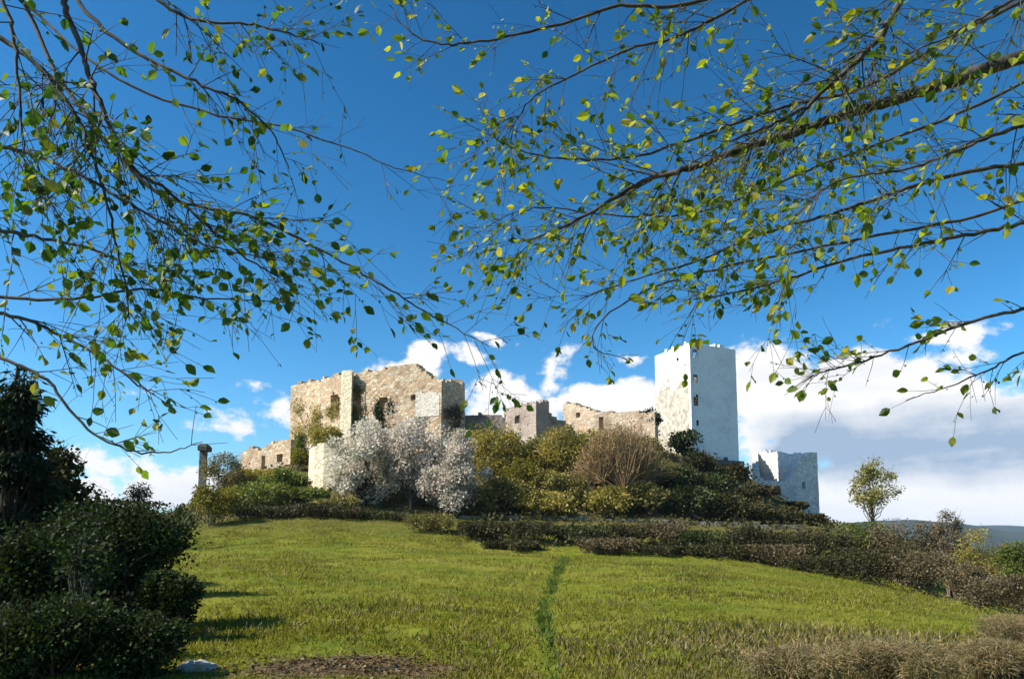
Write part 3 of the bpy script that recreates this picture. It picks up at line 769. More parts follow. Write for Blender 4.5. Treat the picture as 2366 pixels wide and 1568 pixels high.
    plant("bare_thicket", "nearest brown thicket at the right edge of the meadow", "bush", 2345, 36, 1335, 210, M["brown"], M["brown_bark"], "bush", 6500, .07, 34, 64, twigs=260, group=GT, part="foliage", dens=.45)
    plant("bare_thicket", "reddish brown thicket between meadow and olive brown thicket", "bush", 2240, 47, 1310, 130, M["brown"], M["tan_bark"], "bush", 4000, .08, 26, 65, twigs=180, group=GT, part="foliage", dens=.45)

def ivy(name, label, a, b, px0, px1, py0, py1, mat, n, seed, mode=0):
    """ivy clinging to the wall face between plan points a and b ((px, Y))"""
    rng = np.random.default_rng(seed)
    A = W(a[0], 950, a[1])[:2]; Bp = W(b[0], 950, b[1])[:2]; d = unit(Bp - A); out = np.array([d[1], -d[0]])
    Yc = (a[1] + b[1]) / 2
    k = rng.uniform(0, 1, (n, 2)); lob = rng.uniform(0, 1, (9, 2))
    c = lob[rng.integers(9, size=n)] * .75 + .125 + rng.normal(size=(n, 2)) * .11
    pos = []
    for u, v in c:
        px = px0 + (px1 - px0) * u; py = py0 + (py1 - py0) * v
        r = W(px, py, 1.0) - np.array([0, 0, EYE])
        # ray hits the vertical wall plane
        den = r[0] * out[0] + r[1] * out[1]; k = (A[0] * out[0] + A[1] * out[1]) / den
        p = r * k + np.array([0, 0, EYE]); p[:2] += out * rng.uniform(.04, .35)
        pos.append(p)
    pos = np.array(pos)
    ax = rng.normal(size=(n, 3)) * .7 + np.array([out[0] * .3, out[1] * .3, -.8])
    m = (pos[:, 0].mean(), pos[:, 1].mean(), pos[:, 2].min())
    o = leaves(name, pos, ax, .26 * rng.uniform(.6, 1.3, n), DIAMOND, mat, None, rng, flat=((out[0], out[1], .2), .6), origin=m)
    tag(o, label, "ivy", "ivy on the ruined keep")

def build_ivy():
    ivy("ivy", "olive ivy covering the left corner of the keep", (672, 110), (790, 103), 676, 745, 915, 1030, M["olive"], 1500, 1)
    ivy("ivy", "ivy patch between the left window and the cream buttress", (672, 110), (790, 103), 752, 788, 925, 975, M["olive"], 420, 2)
    ivy("ivy", "dark ivy right of the cream buttress under the first window", (790, 103), (1020, 97), 814, 850, 880, 975, M["scrub"], 900, 3)
    ivy("ivy", "blackish ivy column in the middle of the keep above the blossom", (790, 103), (1020, 97), 864, 908, 912, 1012, M["dark"], 1100, 5)
    ivy("ivy", "brownish ivy on the shaded right end of the keep", (1020, 97), (1074, 103.5), 1024, 1070, 930, 1010, M["brown"], 700, 4)

def build_left_shade():
    DENS[:] = [1.0, 1.0]
    B = M["bark"]
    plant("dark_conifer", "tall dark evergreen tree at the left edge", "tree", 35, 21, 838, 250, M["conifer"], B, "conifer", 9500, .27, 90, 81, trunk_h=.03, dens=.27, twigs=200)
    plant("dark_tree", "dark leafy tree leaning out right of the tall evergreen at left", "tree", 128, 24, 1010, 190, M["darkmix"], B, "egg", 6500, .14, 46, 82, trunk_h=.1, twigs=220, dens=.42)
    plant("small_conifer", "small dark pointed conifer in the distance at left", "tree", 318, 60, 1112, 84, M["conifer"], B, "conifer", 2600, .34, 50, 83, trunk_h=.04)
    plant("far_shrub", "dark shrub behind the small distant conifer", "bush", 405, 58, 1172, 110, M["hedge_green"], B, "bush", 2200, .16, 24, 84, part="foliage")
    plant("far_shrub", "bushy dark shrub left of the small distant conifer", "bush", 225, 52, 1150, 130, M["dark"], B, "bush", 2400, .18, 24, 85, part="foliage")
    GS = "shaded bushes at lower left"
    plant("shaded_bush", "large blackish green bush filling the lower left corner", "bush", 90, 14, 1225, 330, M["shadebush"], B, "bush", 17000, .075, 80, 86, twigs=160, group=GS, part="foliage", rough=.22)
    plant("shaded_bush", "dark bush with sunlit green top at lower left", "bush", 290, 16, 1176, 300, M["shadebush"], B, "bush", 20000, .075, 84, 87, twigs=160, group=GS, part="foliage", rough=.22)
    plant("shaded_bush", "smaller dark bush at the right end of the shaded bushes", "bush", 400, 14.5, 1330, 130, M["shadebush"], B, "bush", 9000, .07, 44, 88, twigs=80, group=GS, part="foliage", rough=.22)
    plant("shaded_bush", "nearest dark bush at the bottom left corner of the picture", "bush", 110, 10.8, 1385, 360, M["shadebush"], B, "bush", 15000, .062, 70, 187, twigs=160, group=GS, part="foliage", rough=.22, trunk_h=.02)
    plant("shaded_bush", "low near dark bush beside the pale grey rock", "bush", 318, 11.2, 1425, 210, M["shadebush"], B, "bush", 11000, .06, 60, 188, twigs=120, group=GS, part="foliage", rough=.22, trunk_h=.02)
    GD2 = "dry brown shrubs at lower right"
    for k, (px, Y, top, w, lab) in enumerate([(2300, 11.0, 1488, 230, "dry brown shrub filling the bottom right corner"), (2080, 10.2, 1528, 240, "low dry brown shrub second from the bottom right corner"),
                                              (1850, 10.0, 1540, 220, "low dry brown shrub at the bottom edge furthest from the right corner"), (2345, 16, 1425, 170, "dry shrub at the right edge behind the corner shrub")]):
        plant("dry_shrub", lab, "bush", px, Y, top, w * 1.25, M["dryleaf"], M["tan_bark"], "bush", 12000, .085, 44, 190 + k, tmpl=BLADE, twigs=420, group=GD2, part="foliage", dens=.5, tr=.012)
    plant("pale_sapling", "thin grey stemmed sapling standing in front of the shaded bushes", "tree", 195, 12.4, 1215, 100, M["shadebush"], M["sap_bark"], "tree", 700, .08, 16, 89, trunk_h=.45, twigs=20, tr=.02)
    # unseen trees added left of the frame to shade the lower left bushes
    for k, (x, y, h, w) in enumerate(((-14.5, 11.0, 6.4, 5.0), (-17.0, 15.5, 6.8, 5.5), (-23, 23.0, 8.2, 7))):
        z = hgt(x, y); c = proj((x, y, z + h))
        plant("shade_tree", ["broad evergreen tree nearest the camera left of the shaded bushes", "tall evergreen tree behind the broad one at left", "farthest tall evergreen tree at left beyond the shaded bushes"][k], "tree",
              proj((x, y, z + h / 2))[0], y, c[1], w / y * FPX, M["dark"], B, "egg", 6500, .36, 60, 95 + k, trunk_h=.02, group="shade trees at far left")

# ------------------------------------------------------------------ grass and scrub
def build_grass():
    rng = np.random.default_rng(77)
    n = 52000
    u = rng.uniform(0, 1, n)
    Y = 1 / (1 / 9.5 * (1 - u) + 1 / 62.5 * u)
    Y = np.where(rng.uniform(0, 1, n) < .35, rng.uniform(15, 62.5, n), Y)
    cc = rng.uniform(T_C[2] - .15, .72, n)
    X = cc * Y
    d = np.abs(X - track_x(np.clip(Y, 9, 61)))
    keep = d > (.14 + .006 * Y) * rng.uniform(.5, 1.6, n)
    n2 = 9000
    Yb = rng.uniform(61.5, 78, n2); Xb = rng.uniform(T_C[2] - .15, -.05, n2) * Yb
    X = np.concatenate([X, Xb]); Y = np.concatenate([Y, Yb]); n = len(X); keep = np.concatenate([keep, np.ones(n2, bool)])
    # tufty: keep by patch noise
    pn = np.array([mnoise.noise(Vector((a * .55, b * .55, 1.0))) for a, b in zip(X, Y)])
    keep &= pn > rng.uniform(-.75, .35, n)
    soil = ((X + 2.4) / 1.9) ** 2 + ((Y - 11.9) / 1.2) ** 2
    keep &= (soil > rng.uniform(.3, 1.2, n))
    X, Y = X[keep], Y[keep]; n = len(X); Z = height(X, Y)
    big = np.array([mnoise.noise(Vector((a * .16, b * .16, 7.0))) for a, b in zip(X, Y)])
    dryf = np.exp(-(((X - 6.8) / 4.4) ** 2 + ((Y - 12.5) / 3.6) ** 2))
    isdry = rng.uniform(0, 1, n) < np.clip(dryf * .9 + .05 + .12 * big, 0, 1)
    for name, sel, mat, h0 in (("grass", ~isdry, M["grass"], .075), ("dry_grass", isdry, M["dry"], .11)):
        x, y, z = X[sel], Y[sel], Z[sel]; bg = big[sel]
        k = 6
        x = np.repeat(x, k); y = np.repeat(y, k); z = np.repeat(z, k); bg = np.repeat(bg, k); m = len(x)
        sp = .035 + .0035 * y
        c = np.stack([x + rng.normal(size=m) * sp, y + rng.normal(size=m) * sp, z - .01], -1)
        ax = np.stack([rng.normal(size=m) * .55 + .1, rng.normal(size=m) * .55, np.ones(m)], -1)
        s = (h0 + .0011 * y) * rng.uniform(.5, 1.5, m) * (1 + .7 * bg)
        T = (np.array([[0, -.09, 0], [0, .09, 0], [.6, .06, .04], [1, 0, .16], [.6, -.06, .04]]) * [1, 1, 1], np.array([[0, 1, 2, 3, 4]]))
        o = leaves(name, c, ax, s, T, mat, None, rng); o["kind"] = "stuff"

def build_track_grass():
    rng = np.random.default_rng(79)
    n = 5200; u = rng.uniform(0, 1, n); y = 9.5 + 50 * u ** 1.15
    x = track_x(y) + rng.normal(size=n) * (.07 + .0017 * y)
    c = np.stack([x, y, height(x, y) - .01], -1)
    ax = np.stack([rng.normal(size=n) * .6, rng.normal(size=n) * .6, np.ones(n)], -1)
    T = (np.array([[0, -.09, 0], [0, .09, 0], [.6, .06, .04], [1, 0, .16], [.6, -.06, .04]]), np.array([[0, 1, 2, 3, 4]]))
    o = leaves("lush_grass", c, ax, (.10 + .0016 * y) * rng.uniform(.5, 1.4, n), T, M["lush"], None, rng); o["kind"] = "stuff"
    # litter on the bare soil at the near edge
    n = 2600
    x = -2.4 + rng.normal(size=n) * 1.1; y = 12.0 + rng.normal(size=n) * .6
    c = np.stack([x, y, height(x, y) + .005 + rng.uniform(0, .03, n)], -1)
    ax = rng.normal(size=(n, 3)) * [1, 1, .25]
    o = leaves("leaf_litter", c, ax, rng.uniform(.03, .1, n), DIAMOND, M["litter"], None, rng, flat=((0, 0, 1), .7)); o["kind"] = "stuff"

def build_scrub():
    rng = np.random.default_rng(78)
    n = 30000
    Y = rng.uniform(63, 112, n); X = rng.uniform(-.42, .68, n) * Y
    pn = np.array([mnoise.noise(Vector((a * .25, b * .25, 3.0))) for a, b in zip(X, Y)])
    k = (pn > rng.uniform(-.6, .35, n)) & ~((Y < 77) & (X < -.05 * Y))
    X, Y, pn = X[k], Y[k], pn[k]; n = len(X)
    c = np.stack([X, Y, height(X, Y) + rng.uniform(0, .55, n) * (1 + pn) * np.where((Y < 78) & (X > -3), 1.9, 1.0)], -1)
    ax = rng.normal(size=(n, 3)) + np.array([0, 0, .9])
    o = leaves("undergrowth", c, ax, rng.uniform(.16, .42, n), DIAMOND, M["under"], None, rng); o["kind"] = "stuff"

# ------------------------------------------------------------------ overhanging branches
BIG = [.60]
def overhang(tree, start, pts, r0, r1, leaf, n_sub, sub_len, seed, leaf_step=.05, leaf_keep=.5, lsize=.057, droop=.5, t0=.12, bark="limb", fade=1.0):
    rng = np.random.default_rng(seed)
    P = [np.array(start, float)] if start is not None else []
    P += [W(*p) for p in pts]
    path = spline(P, max(26, 6 * len(P)))
    m = len(path)
    path[2:] += rng.normal(size=(m - 2, 3)) * .004
    tb = Tubes()
    tt = np.linspace(0, 1, m)
    tb.add(path, r0 * (1 - tt) ** .9 + r1, 7)
    C, A, S = [], [], []
    def twig(a, d, L, r, level):
        k = max(4, int(L / .09))
        pts = [a]; dd = unit(d)
        for i in range(k):
            dd = unit(dd + np.array([0, 0, -droop * .07]) + rng.normal(size=3) * .055)
            pts.append(pts[-1] + dd * L / k)
        pts = np.array(pts)
        tb.add(pts, np.linspace(r, max(.0012, r * .35), len(pts)), 4)
        seglen = L / k; acc = rng.uniform(0, leaf_step); sgn = 1
        for i in range(1 if level else 2, len(pts)):
            acc += seglen
            while acc > leaf_step:
                acc -= leaf_step; sgn = -sgn
                sz = rng.choice([.22, .25, .3, .38, .5, .9, 1.05, 1.2])
                if rng.uniform() > leaf_keep * (.9 if sz < .6 else BIG[0]): continue
                t = unit(pts[i] - pts[i - 1]); side = unit(np.cross(t, [0, 0, 1.0]) + 1e-3)
                C.append(pts[i] - t * rng.uniform(0, seglen) + rng.normal(size=3) * .006)
                A.append(t * .5 + side * sgn * rng.uniform(.4, 1.1) + np.array([0, 0, -.45]) + rng.normal(size=3) * .35)
                S.append(lsize * sz * rng.uniform(.8, 1.2))
        if rng.uniform() < leaf_keep * .75:
            C.append(pts[-1]); A.append(dd + rng.normal(size=3) * .2); S.append(lsize * rng.uniform(.8, 1.3))
            for e in range(rng.integers(0, 2)):
                C.append(pts[-1] - dd * rng.uniform(0, .04)); A.append(dd + rng.normal(size=3) * .8); S.append(lsize * rng.uniform(.6, 1.25))
        if level < 2 and L > .22:
            for q in range(rng.integers(2, 5) if level == 0 else rng.integers(0, 3)):
                i = rng.integers(1, len(pts) - 1)
                t = unit(pts[min(i + 1, len(pts) - 1)] - pts[i - 1])
                nd = unit(t + unit(np.cross(t, rng.normal(size=3))) * rng.uniform(.5, 1.1))
                twig(pts[i], nd, L * rng.uniform(.35, .8), max(.0013, r * .55), level + 1)
    for q in range(n_sub):
        t = t0 + (1 - t0) * rng.uniform(0, 1) ** .8
        i = min(m - 2, int(t * (m - 1)))
        tg = unit(path[i + 1] - path[i])
        side = unit(np.cross(tg, rng.normal(size=3)))
        side[1] *= .8
        d = unit(tg * rng.uniform(.4, 1.1) + side * rng.uniform(.5, 1.0) + np.array([0, 0, -.12 * droop]))
        rr = (r0 * (1 - t) ** 1.1 + r1) * .45
        twig(path[i], d, sub_len * rng.uniform(.4, 1.15), min(.0055, max(.0022, rr)), 0)
    lb = tb.build("limb", M[bark], tree)
    if C:
        C = np.array(C); A = np.array(A); S = np.array(S)
        leaves("foliage", C, A, S, BEECH, leaf, lb, rng, flat=((0, 0, 1), .45))
    return lb, len(C)

def build_overhang():
    tot = 0
    # left tree
    bx, by = -4.7, 3.6
    tl = thing("overhanging_tree", "beech tree whose leafy branches hang into the upper left", "tree", (bx, by, hgt(bx, by) - .05), "beech trees overhanging the view")
    fork = np.array([bx + .15, by + .1, 5.6])
    tb = Tubes(); tb.add(spline([(bx, by, hgt(bx, by) - .3), (bx + .1, by, 2.2), (bx, by + .1, 4.2), fork, (bx + .2, by + .2, 8.0)], 16), np.linspace(.17, .05, 16), 10)
    tb.build("trunk", M["grey_bark"], tl)
    tk = lambda z: (bx + .05, by + .05, z)
    LL = M["beech_l"]
    SPECS_L = [
        (tk(6.4), [(60, -330, 4.3), (135, -60, 4.3), (150, 20, 4.3), (182, 95, 4.3), (205, 170, 4.25), (240, 255, 4.2), (272, 330, 4.2), (310, 390, 4.2), (400, 450, 4.2), (500, 540, 4.2), (590, 610, 4.3), (650, 640, 4.3)], .019, .003, 44, .62, {}),
        (tk(5.2), [(-160, -40, 4.0), (-20, 70, 4.0), (60, 130, 4.0), (130, 200, 4.0), (190, 300, 4.0), (230, 410, 4.0), (260, 520, 4.0), (285, 640, 4.0), (300, 740, 4.0)], .014, .003, 34, .55, {}),
        (tk(6.8), [(200, -260, 4.8), (330, -40, 4.8), (430, 40, 4.8), (560, 55, 4.8), (660, 75, 4.8), (740, 105, 4.8)], .014, .003, 26, .5, {}),
        (tk(6.0), [(0, -200, 4.6), (210, 40, 4.6), (330, 130, 4.6), (450, 190, 4.6), (550, 235, 4.6), (630, 310, 4.6), (668, 390, 4.6)], .013, .003, 20, .42, {"leaf_keep": .5}),
        (tk(4.2), [(-220, 440, 4.2), (-40, 520, 4.2), (120, 555, 4.2), (250, 590, 4.2), (340, 660, 4.2)], .013, .003, 20, .5, {}),
        (tk(3.6), [(-200, 640, 4.4), (0, 685, 4.4), (180, 690, 4.4), (330, 668, 4.4), (480, 690, 4.4), (690, 698, 4.4)], .011, .0025, 14, .42, {"leaf_keep": .42}),
        (tk(3.4), [(-160, 700, 4.2), (20, 725, 4.2), (130, 770, 4.2), (240, 830, 4.2), (320, 890, 4.2), (360, 905, 4.2)], .011, .0025, 20, .42, {"leaf_keep": .42}),
        (tk(3.1), [(-120, 780, 4.0), (10, 830, 4.0), (110, 880, 4.0), (200, 990, 4.0), (300, 1040, 4.0), (380, 1045, 4.0), (470, 1018, 4.0)], .01, .002, 10, .24, {"leaf_keep": .4, "droop": .2}),
        (tk(5.9), [(-60, -120, 4.6), (150, 200, 4.6), (330, 420, 4.6), (470, 480, 4.6), (580, 500, 4.6), (690, 550, 4.6), (800, 610, 4.6), (900, 670, 4.6), (1010, 735, 4.7), (1130, 800, 4.7)], .012, .0025, 26, .4, {"leaf_keep": .5}),
        (tk(5.7), [(-40, -60, 5.2), (250, 170, 5.2), (480, 260, 5.2), (640, 290, 5.2), (800, 340, 5.2), (920, 390, 5.2), (1040, 420, 5.3)], .010, .0016, 13, .36, {"leaf_keep": .2, "lsize": .045}),
        (tk(6.5), [(-300, -420, 3.6), (-60, -100, 3.6), (20, 40, 3.6), (40, 160, 3.6), (50, 280, 3.6), (60, 400, 3.6)], .012, .003, 22, .5, {}),
        (tk(5.4), [(-250, 250, 3.9), (-60, 330, 3.9), (60, 350, 3.9), (180, 400, 3.9), (300, 470, 3.9), (420, 540, 3.9), (530, 580, 3.9), (640, 600, 3.9)], .011, .0025, 30, .45, {}),
    ]
    for k, (s, p, r0, r1, ns, sl, kw) in enumerate(SPECS_L):
        lb, c = overhang(tl, s, p, r0, r1, LL, ns, sl, 200 + k, t0=.3, **kw); tot += c
    # right tree
    bx2, by2 = 6.0, 4.9
    tr = thing("overhanging_tree", "beech tree whose long bough and leaves fill the upper right", "tree", (bx2, by2, hgt(bx2, by2) - .05), "beech trees overhanging the view")
    tb = Tubes(); tb.add(spline([(bx2, by2, hgt(bx2, by2) - .3), (bx2 - .1, by2, 2.4), (bx2, by2 + .1, 4.6), (bx2 - .1, by2, 6.8), (bx2, by2, 9.0)], 16), np.linspace(.2, .06, 16), 10)
    tb.build("trunk", M["grey_bark"], tr)
    tk = lambda z: (bx2 - .05, by2, z)
    RL = M["beech_r"]
    SPECS_R = [
        (tk(5.6), [(2620, 60, 4.9), (2480, 118, 4.8), (2365, 132, 4.7), (2280, 158, 4.7), (2180, 196, 4.7), (2050, 234, 4.7), (1940, 270, 4.7), (1820, 312, 4.7), (1720, 340, 4.7), (1600, 388, 4.7), (1500, 412, 4.8), (1400, 470, 4.8), (1290, 530, 4.8), (1200, 560, 4.9)], .052, .003, 58, .62, {}),
        (tk(7.0), [(2350, -320, 4.4), (2120, -80, 4.4), (2070, 20, 4.4), (2020, 100, 4.4), (1950, 165, 4.4), (1870, 240, 4.4), (1780, 290, 4.4), (1680, 330, 4.4), (1560, 400, 4.5)], .026, .003, 50, .6, {}),
        (tk(3.9), [(2560, 470, 4.5), (2400, 505, 4.5), (2290, 532, 4.5), (2150, 560, 4.5), (1960, 600, 4.5), (1800, 650, 4.5), (1680, 680, 4.5), (1600, 692, 4.6)], .014, .0028, 38, .42, {"droop": .3}),
        (tk(7.6), [(2100, -360, 5.0), (1760, -60, 5.0), (1560, 12, 5.0), (1430, 14, 5.0), (1280, 60, 5.0), (1120, 94, 5.0), (1020, 104, 5.0), (940, 70, 5.0), (900, 12, 5.0)], .014, .003, 24, .34, {"leaf_keep": .5}),
        (tk(4.6), [(2560, 330, 5.0), (2380, 375, 5.0), (2200, 405, 5.0), (2050, 450, 5.0), (1900, 500, 5.0), (1760, 540, 5.0), (1620, 600, 5.0), (1480, 640, 5.0), (1340, 690, 5.0)], .015, .003, 40, .44, {"droop": .3}),
        (tk(3.2), [(2540, 660, 4.4), (2400, 705, 4.4), (2250, 740, 4.4), (2120, 790, 4.4), (1990, 835, 4.4), (1900, 860, 4.4), (1850, 885, 4.4)], .011, .0025, 30, .28, {"leaf_keep": .5, "droop": .25}),
        (tk(6.2), [(2560, -80, 5.3), (2250, 60, 5.3), (2000, 200, 5.3), (1800, 250, 5.3), (1600, 320, 5.3), (1450, 365, 5.3), (1290, 366, 5.3), (1180, 340, 5.3), (1120, 300, 5.3)], .014, .003, 36, .46, {}),
        (tk(8.0), [(2260, -420, 5.2), (1900, -120, 5.2), (1740, -10, 5.2), (1600, 70, 5.2), (1470, 110, 5.2), (1330, 170, 5.2), (1230, 230, 5.2), (1180, 300, 5.2)], .014, .003, 40, .55, {}),
        (tk(7.2), [(2700, -200, 4.0), (2450, -60, 4.0), (2300, 20, 4.0), (2200, 80, 4.0), (2080, 130, 4.0)], .013, .003, 30, .55, {}),
        (tk(4.4), [(2700, 200, 4.0), (2450, 260, 4.0), (2330, 300, 4.0), (2230, 340, 4.0), (2100, 390, 4.0), (1960, 410, 4.0), (1840, 470, 4.0)], .012, .0028, 38, .55, {}),
        (tk(5.2), [(2560, 120, 5.6), (2200, 270, 5.6), (1900, 380, 5.6), (1650, 480, 5.6), (1450, 500, 5.6), (1250, 480, 5.6), (1140, 510, 5.6)], .013, .0025, 32, .46, {"leaf_keep": .45}),
        (tk(2.9), [(2520, 760, 4.6), (2365, 812, 4.6), (2290, 850, 4.6), (2200, 890, 4.6), (2090, 925, 4.6)], .009, .002, 16, .26, {"leaf_keep": .55, "droop": .2}),
        (tk(4.0), [(2560, 420, 5.6), (2250, 500, 5.6), (1950, 560, 5.6), (1700, 610, 5.6), (1520, 660, 5.6), (1400, 730, 5.6), (1370, 800, 5.6), (1450, 830, 5.7)], .012, .0022, 18, .26, {"leaf_keep": .4}),
    ]
    for k, (s, p, r0, r1, ns, sl, kw) in enumerate(SPECS_R):
        lb, c = overhang(tr, s, p, r0, r1, RL, ns, sl, 300 + k, t0=.25, **kw); tot += c
    print("overhang leaves", tot)

# ------------------------------------------------------------------ stones
def rock(name, label, px, py, Y, sx, sy, sz, seed):
    import bmesh
    x = W(px, py, Y)[0]; z = hgt(x, Y)
    bm = bmesh.new(); bmesh.ops.create_icosphere(bm, subdivisions=3, radius=1)
    for v in bm.verts:
        n = v.co.normalized(); d = 1 + .3 * mnoise.noise(n * 1.4 + Vector((seed, 0, 0))) + .1 * mnoise.noise(n * 4 + Vector((seed, 3, 0)))
        v.co = Vector((n.x * d * sx, n.y * d * sy, n.z * d * sz))
    me = bpy.data.meshes.new(name); bm.to_mesh(me); bm.free()
    me.materials.append(M["rock"])
    o = bpy.data.objects.new(name, me); o.location = (x, Y, z + sz * .25); COL.objects.link(o)
    return tag(o, label, "rock")

# ------------------------------------------------------------------ sky, sun, camera
SUN_AZ = math.atan2(-.96, -.26)      # measured from +Y towards +X
SUN_EL = R(43)

def build_world():
    w = bpy.data.worlds.new("World"); SC.world = w; w.use_nodes = True
    nt = w.node_tree
    for n in list(nt.nodes): nt.nodes.remove(n)
    L = nt.links.new
    out = nt.nodes.new("ShaderNodeOutputWorld")
    sky = N(nt, "ShaderNodeTexSky", sky_type="NISHITA", sun_disc=False)
    sky.sun_elevation = SUN_EL; sky.sun_rotation = SUN_AZ
    sky.air_density = 1.0; sky.dust_density = .6; sky.ozone_density = 3.0
    hs = N(nt, "ShaderNodeHueSaturation"); hs.inputs["Saturation"].default_value = 1.14; hs.inputs["Hue"].default_value = .485; hs.inputs["Value"].default_value = .74
    gm = N(nt, "ShaderNodeGamma", Gamma=1.62); L(sky.outputs[0], gm.inputs[0]); L(gm.outputs[0], hs.inputs["Color"])
    bg = N(nt, "ShaderNodeBackground", Strength=.05); L(hs.outputs[0], bg.inputs[0])
    tc = N(nt, "ShaderNodeTexCoord")
    sep = N(nt, "ShaderNodeSeparateXYZ"); L(tc.outputs["Generated"], sep.inputs[0])
    def mth(op, *a, clamp=False):
        k = N(nt, "ShaderNodeMath", operation=op, use_clamp=clamp)
        for i, v in enumerate(a):
            if hasattr(v, "is_linked"): L(v, k.inputs[i])
            else: k.inputs[i].default_value = v
        return k.outputs[0]
    az = mth("ARCTAN2", sep.outputs[0], sep.outputs[1]); el = mth("ARCSINE", sep.outputs[2])
    def noise(scale, zs, detail, rough, seed):
        mp = N(nt, "ShaderNodeMapping"); mp.inputs["Scale"].default_value = (1, 1, zs); mp.inputs["Location"].default_value = (seed, 0, 0)
        L(tc.outputs["Generated"], mp.inputs[0])
        n = N(nt, "ShaderNodeTexNoise", Scale=scale, Detail=detail, Roughness=rough); L(mp.outputs[0], n.inputs["Vector"])
        return n.outputs["Fac"]
    wn = N(nt, "ShaderNodeTexNoise", Scale=13.0, Detail=4.0, Roughness=.6); L(tc.outputs["Generated"], wn.inputs["Vector"])
    ws = N(nt, "ShaderNodeSeparateColor"); L(wn.outputs["Color"], ws.inputs[0])
    az = mth("ADD", az, mth("MULTIPLY", mth("SUBTRACT", ws.outputs[0], .5), .11)); el0 = el
    el = mth("ADD", el, mth("MULTIPLY", mth("SUBTRACT", ws.outputs[1], .5), .055))
    n1 = noise(16, 1.6, 8, .62, 2.3); n2 = noise(5, 5.0, 5, .6, 7.7); n3 = noise(2.6, 2.2, 7, .6, 4.1)
    def ang(px, py):
        p = W(px, py, 1.0) - np.array([0, 0, EYE]); p = p / np.linalg.norm(p)
        return math.atan2(p[0], p[1]), math.asin(p[2])
    def blob(px, py, rx, ry, wgt=1.0):
        a, e = ang(px, py); ra = rx / FPX; re = ry / FPX
        dx = mth("MULTIPLY", mth("SUBTRACT", az, a), 1 / ra); dy = mth("MULTIPLY", mth("SUBTRACT", el, e), 1 / re)
        d = mth("SQRT", mth("ADD", mth("MULTIPLY", dx, dx), mth("MULTIPLY", dy, dy)))
        return mth("MULTIPLY", mth("SUBTRACT", 1.0, d), wgt)
    blobs = [(1790, 900, 190, 105, 1), (1960, 960, 330, 150, 1), (2250, 1010, 420, 130, 1), (2200, 1120, 600, 130, 1), (2700, 1080, 600, 200, 1),
             (960, 815, 75, 42, .8), (1085, 830, 55, 26, .6), (1150, 785, 60, 26, .7), (900, 870, 120, 50, .55),
             (1180, 920, 115, 62, .9), (1285, 850, 44, 62, .38), (1270, 880, 40, 40, .3), (1420, 935, 170, 62, 1), (1470, 832, 50, 22, .45), (1150, 980, 160, 60, .7),
             (390, 1130, 170, 55, .9), (220, 1062, 150, 34, .4), (520, 985, 90, 40, .28), (660, 960, 70, 50, .3), (550, 900, 140, 20, .16), (60, 1160, 300, 75, .8),
             (2150, 770, 120, 30, .4), (1755, 850, 95, 62, 1), (1860, 872, 80, 55, .9), (1990, 862, 110, 60, .9), (2110, 880, 90, 50, .8), (2240, 915, 120, 60, .8)]
    V = None
    for b in blobs:
        v = blob(*b); V = v if V is None else mth("MAXIMUM", V, v)
    V = mth("ADD", V, mth("MULTIPLY", mth("SUBTRACT", n1, .5), 1.7))
    # scattered clouds elsewhere round the horizon (outside the view)
    beh = mth("SUBTRACT", mth("ABSOLUTE", az), .95)
    V2 = mth("MULTIPLY", mth("MAXIMUM", mth("MINIMUM", mth("MULTIPLY", beh, 4.0), 1.0), 0.0), mth("SUBTRACT", mth("ADD", n3, 0.0), .55))
    V2 = mth("SUBTRACT", V2, mth("MULTIPLY", mth("ABSOLUTE", mth("SUBTRACT", el, .3)), .25))
    V = mth("MAXIMUM", V, V2)
    mr = N(nt, "ShaderNodeMapRange", interpolation_type="SMOOTHSTEP"); mr.inputs[1].default_value = .02; mr.inputs[2].default_value = .34; L(V, mr.inputs[0])
    # grey undersides: strongest in the layered bank low at the right
    a, e = ang(2200, 1022)
    g1 = mth("SUBTRACT", 1.0, mth("MULTIPLY", mth("ABSOLUTE", mth("SUBTRACT", el, e)), 1 / .056))
    g2 = N(nt, "ShaderNodeMapRange", interpolation_type="SMOOTHSTEP"); g2.inputs[1].default_value = ang(1690, 1000)[0]; g2.inputs[2].default_value = ang(1900, 1000)[0]; L(az, g2.inputs[0])
    gr = mth("MULTIPLY", mth("MAXIMUM", g1, 0.0), g2.outputs[0])
    gr = mth("MULTIPLY", gr, mth("ADD", .45, mth("MULTIPLY", n2, 1.8)))
    gr = mth("ADD", gr, mth("MULTIPLY", mth("SUBTRACT", n2, .5), .9), clamp=True)
    cc = mixc(nt, (1.0, .985, .96), (.36, .47, .62), gr)
    cb = N(nt, "ShaderNodeBackground", Strength=.6); L(cc, cb.inputs[0])
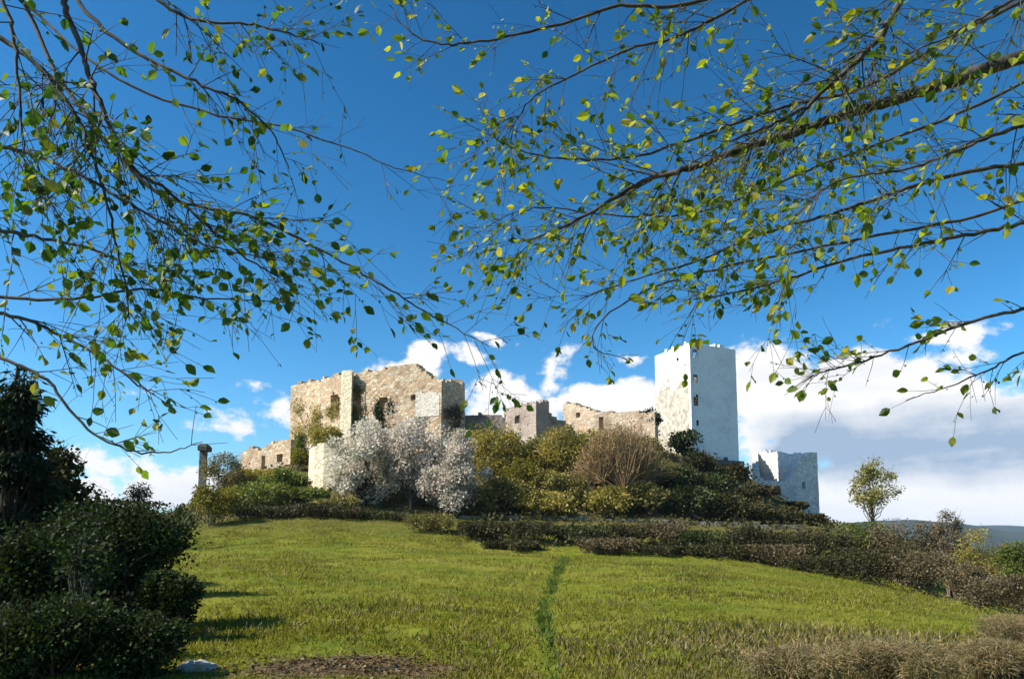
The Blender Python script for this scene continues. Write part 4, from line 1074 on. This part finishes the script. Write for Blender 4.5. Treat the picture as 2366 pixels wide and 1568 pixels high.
    mx = N(nt, "ShaderNodeMixShader"); L(mr.outputs[0], mx.inputs[0]); L(bg.outputs[0], mx.inputs[1]); L(cb.outputs[0], mx.inputs[2])
    L(mx.outputs[0], out.inputs[0])
    # sun
    ld = bpy.data.lights.new("sun", "SUN"); ld.energy = 5.0; ld.angle = R(.53); ld.color = (1.0, .93, .80)
    so = bpy.data.objects.new("sun", ld); COL.objects.link(so)
    d = Vector((math.sin(SUN_AZ) * math.cos(SUN_EL), math.cos(SUN_AZ) * math.cos(SUN_EL), math.sin(SUN_EL)))
    so.rotation_euler = (-d).to_track_quat("-Z", "Y").to_euler(); so.location = (-30, 0, 40)

def build_haze():
    m, nt, out = new_mat("thin_haze")
    v = N(nt, "ShaderNodeVolumePrincipled"); v.inputs["Color"].default_value = (.5, .7, 1, 1); v.inputs["Density"].default_value = .00006
    nt.links.new(v.outputs[0], out.inputs["Volume"])
    import itertools
    x0, x1, y0, y1, z0, z1 = -9500, 9500, -300, 9500, -62, 330
    vs = list(itertools.product((x0, x1), (y0, y1), (z0, z1)))
    f = [[0, 1, 3, 2], [4, 6, 7, 5], [0, 4, 5, 1], [2, 3, 7, 6], [0, 2, 6, 4], [1, 5, 7, 3]]
    o = mesh("haze", vs, f, m); o["kind"] = "stuff"

build_ground()
build_hills()
build_haze()
build_castle()
build_hill_plants()
build_ivy()
build_left_shade()
build_grass()
build_track_grass()
build_scrub()
build_overhang()
rock("pale_rock", "pale grey rock in the grass at the bottom left edge", 452, 1572, 11.9, .27, .22, .11, 4)
build_world()

cam = bpy.data.cameras.new("camera"); cam.sensor_width = 36; cam.lens = 36 * FPX / 2365
cam.shift_y = (CY0 - 784) / 2365; cam.clip_end = 20000; cam.clip_start = .05
co = bpy.data.objects.new("camera", cam); COL.objects.link(co)
co.location = (0, 0, EYE); co.rotation_euler = (math.pi / 2 + PITCH, 0, 0)
SC.camera = co
SC.view_settings.view_transform = "Standard"; SC.view_settings.look = "None"
SC.view_settings.exposure = 0.85; SC.view_settings.gamma = 1.0
SC.render.resolution_x, SC.render.resolution_y = 1024, 678
